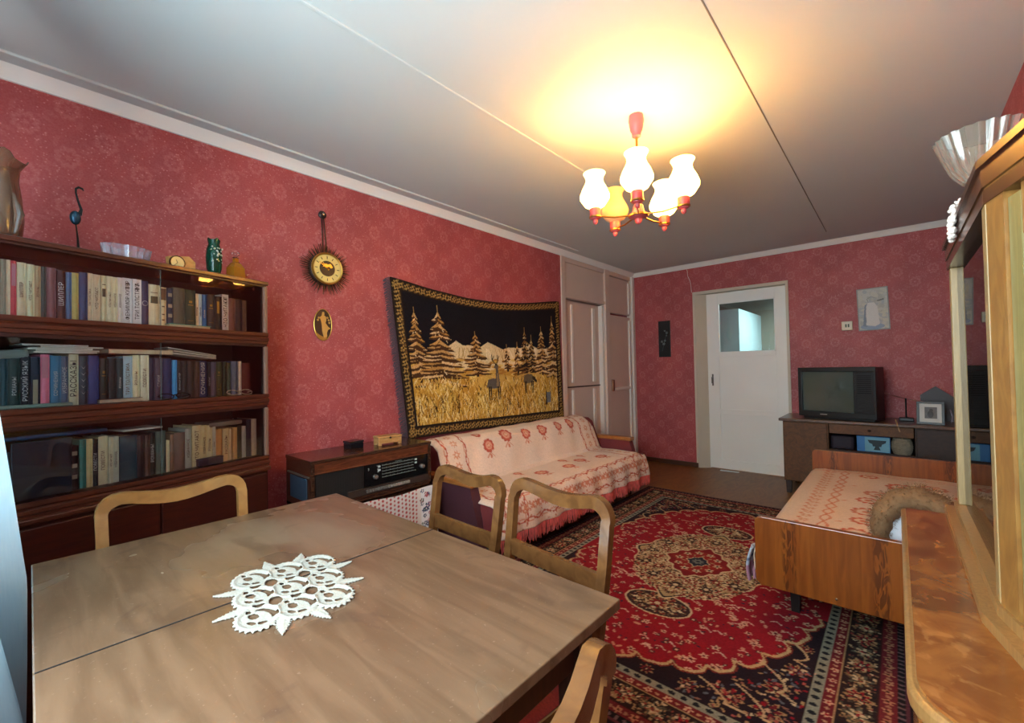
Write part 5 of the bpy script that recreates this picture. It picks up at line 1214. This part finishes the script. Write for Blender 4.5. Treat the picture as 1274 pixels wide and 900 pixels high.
obj('cornice_band', prism(bmesh.new(), hut(.002), .018, pz_(HZ1+.006)), goldw, cbn); c1 = obj('cornice', prism(bmesh.new(), hut(.006), .03, pz_(HZ1+.024)), dkc, cbn); obj('cornice_lip', prism(bmesh.new(), hut(.011), .012, pz_(HZ1+.054)), dkc, cbn)
CT = HZ1+.0665
# glass and china behind the panes
cry = glass('crystal_clear', 'f0f2f4', .04, .9); chn = P('china', 'd0ccc4', .2)
k = 0
GP = {CZ+.0345: ('bottom', ['nearest', 'second nearest', 'middle', 'farthest']), 1.0855: ('middle', ['nearest', 'second nearest', 'middle', 'farthest']), 1.2855: ('upper', ['nearest', 'second nearest', 'middle', 'farthest'])}
for z, (nm, wh) in GP.items():
    for q, (x, y) in enumerate(((2.90, .80), (2.93, .93), (2.88, 1.06), (2.91, 1.3))):
        g = thing('wine_glass', '%s crystal wine glass on the %s shelf inside display cabinet' % (wh[q], nm), 'glass', (x, y, z), group='crystal glasses in the display cabinet')
        obj('foot', L([(.028, 0), (.026, .003), (.004, .006)], 20), cry, g, True); obj('stem', L([(.004, .005), (.0035, .05), (.006, .06)], 10), cry, g, True)
        obj('bowl', L([(.005, .058), (.025, .075), (.032, .11), (.028, .14), (.026, .14), (.03, .11), (.023, .077), (0, .062)], 20), cry, g, True)
for q in range(4): 
    st_ = tag(obj('plate', L([(.05, 0), (.055, .003), (.085, .010), (.085, .012), (.05, .005), (0, .005)], 32, (2.952, 1.18, CZ+.0345+q*.0125)), chn, None, True), ['lowest', 'second', 'third', 'topmost'][q]+' white china plate of stack inside display cabinet', 'plate', 'china plates in the display cabinet')
# fluted glass bowl and a lace napkin on the cabinet top
vb = thing('glass_compote', 'fluted clear glass footed bowl on top of the display cabinet', 'bowl', (2.785, 1.27, CT))
def flu(r, z, a, j): f = .035*math.cos(22*a)*(z/.12); return (r*(1+f), z)
gw = glass('compote_glass', 'efe6d4', .08, .92)
obj('foot', L([(.034, 0), (.034, .004), (.014, .012), (.012, .02)], 32), gw, vb, True); obj('knop', L([(.012, .018), (.024, .028), (.026, .04), (.016, .05), (.014, .052)], 24, wob=lambda r, z, a, j: (r*(1+.06*math.cos(10*a)), z)), gw, vb, 25)
obj('bowl', L([(.014, .05), (.03, .056), (.046, .08), (.056, .11), (.068, .15), (.066, .151), (.054, .112), (.043, .083), (.026, .061), (0, .055)], 132, wob=flu), gw, vb, 25)
bm = bmesh.new(); rl = random.Random(4)
for k in range(120): t = rl.random(); ball(bm, (FX-.012-.004*rl.random()+(.03*rl.random() if t > .6 else 0), 1.30+rl.uniform(-.03, .03)*(1-t*.3), CT-.045+t*.075), rl.uniform(.003, .0055), n=5)
ln = tag(obj('lace_napkin', bm, P('lace_white', 'd4c4b8', .9), None), 'small white lace napkin draped over the cabinet cornice', 'napkin')

# ------------------------------------------------------------------ chandelier
ch = thing('chandelier', 'five-armed chandelier with cream tulip shades hanging from the ceiling', 'chandelier', (1.71, 2.015, 0))
pk = P('pink_plastic', 'b8485c', .35); rdp = P('red_cup', 'b04848', .35); brs = P('brass', 'a8783c', .3, .9)
obj('canopy', L([(.035, 2.499), (.038, 2.47), (.03, 2.425), (.022, 2.41), (.022, 2.395), (.014, 2.39)], 28), pk, ch, True)
obj('rod', L([(.006, 2.40), (.006, 2.04)], 12), brs, ch, True)
obj('hub', L([(.0, 1.955), (.012, 1.96), (.018, 1.972), (.016, 1.982), (.042, 1.99), (.046, 2.005), (.03, 2.015), (.022, 2.05), (.008, 2.06)], 28), rdp, ch, True)
obj('hub_band', L([(.044, 1.991), (.049, 1.994), (.049, 2.0), (.046, 2.003)], 28, cap=False), brs, ch, True)
def shade_mat(name, em, c1='f0d890', c2='f6e4ac'):
    m, nt, b = base_mat(name); nt.nodes.remove(b); out = nt.nodes['Material Output']
    d_ = nd(nt, 'ShaderNodeBsdfDiffuse'); t_ = nd(nt, 'ShaderNodeBsdfTranslucent'); e_ = nd(nt, 'ShaderNodeEmission'); cc = mixc(nt, noise(nt, coords(nt), 6), lin(c1), lin(c2))
    for s in (d_, t_): nt.links.new(cc, s.inputs[0])
    e_.inputs[0].default_value = (1, .64, .19, 1); e_.inputs[1].default_value = em
    mx = nd(nt, 'ShaderNodeMixShader'); mx.inputs[0].default_value = .5; nt.links.new(d_.outputs[0], mx.inputs[1]); nt.links.new(t_.outputs[0], mx.inputs[2])
    ad = nd(nt, 'ShaderNodeAddShader'); nt.links.new(mx.outputs[0], ad.inputs[0]); nt.links.new(e_.outputs[0], ad.inputs[1]); nt.links.new(ad.outputs[0], out.inputs[0]); return m
lit = shade_mat('lit_shade', 4.8); unlit = shade_mat('unlit_shade', .01, 'e4c4a0', 'ecd0ac')
for k in range(5):
    a = math.radians(-66+72*k); ca, sa = math.cos(a), math.sin(a); r = .215; X, Y = r*ca, r*sa
    ar = obj('arm', tube(bmesh.new(), [(.03*ca, .03*sa, 2.0), (.12*ca, .12*sa, 1.992), (.20*ca, .20*sa, 2.0), (r*ca, r*sa, 2.005)], .0045, 8), brs, ch, True)
    cu = obj('socket_cup', L([(0, 1.957), (.009, 1.962), (.013, 1.972), (.011, 1.98), (.024, 1.986), (.027, 1.995), (.027, 2.035), (.02, 2.04)], 24, (X, Y, 0)), rdp, ch, True)
    obj('cup_ring', L([(.025, 1.988), (.030, 1.991), (.030, 1.997), (.026, 2.0)], 24, (X, Y, 0), cap=False), brs, cu, True)
    on = k != 3
    sh = obj('lamp_shade', L([(.024, 2.036), (.05, 2.052), (.072, 2.085), (.073, 2.10), (.062, 2.13), (.046, 2.16), (.041, 2.178), (.044, 2.195), (.054, 2.212), (.052, 2.213), (.041, 2.195), (.038, 2.178), (.043, 2.16), (.059, 2.13), (.070, 2.10), (.069, 2.086), (.047, 2.055), (.02, 2.042)], 32, (X, Y, 0)), lit if on else unlit, ch, True)
    obj('bulb', L([(.012, 2.04), (.013, 2.06), (.026, 2.085), (.03, 2.105), (.024, 2.125), (0, 2.135)], 16, (X, Y, 0)), P('bulb_glass', 'f4ead0', .3) if not on else shade_mat('bulb_lit', 8) if 'bulb_lit' not in MC else MC['bulb_lit'], ch, True)
    if on:
        l = bpy.data.lights.new('bulb_light', 'POINT'); l.energy = 3.4; l.color = (1, .64, .28); l.shadow_soft_size = .02
        lo = bpy.data.objects.new('bulb_light', l); link(lo, ch); lo.location = (X, Y, 2.15)
# lettering becomes plain mesh
dg = bpy.context.evaluated_depsgraph_get()
for o in [o for o in COL.objects if o.type == 'FONT']:
    me = bpy.data.meshes.new_from_object(o.evaluated_get(dg)); n = bpy.data.objects.new(o.name, me)
    link(n, o.parent); n.matrix_basis = o.matrix_basis.copy(); nm = o.name; bpy.data.objects.remove(o); n.name = nm
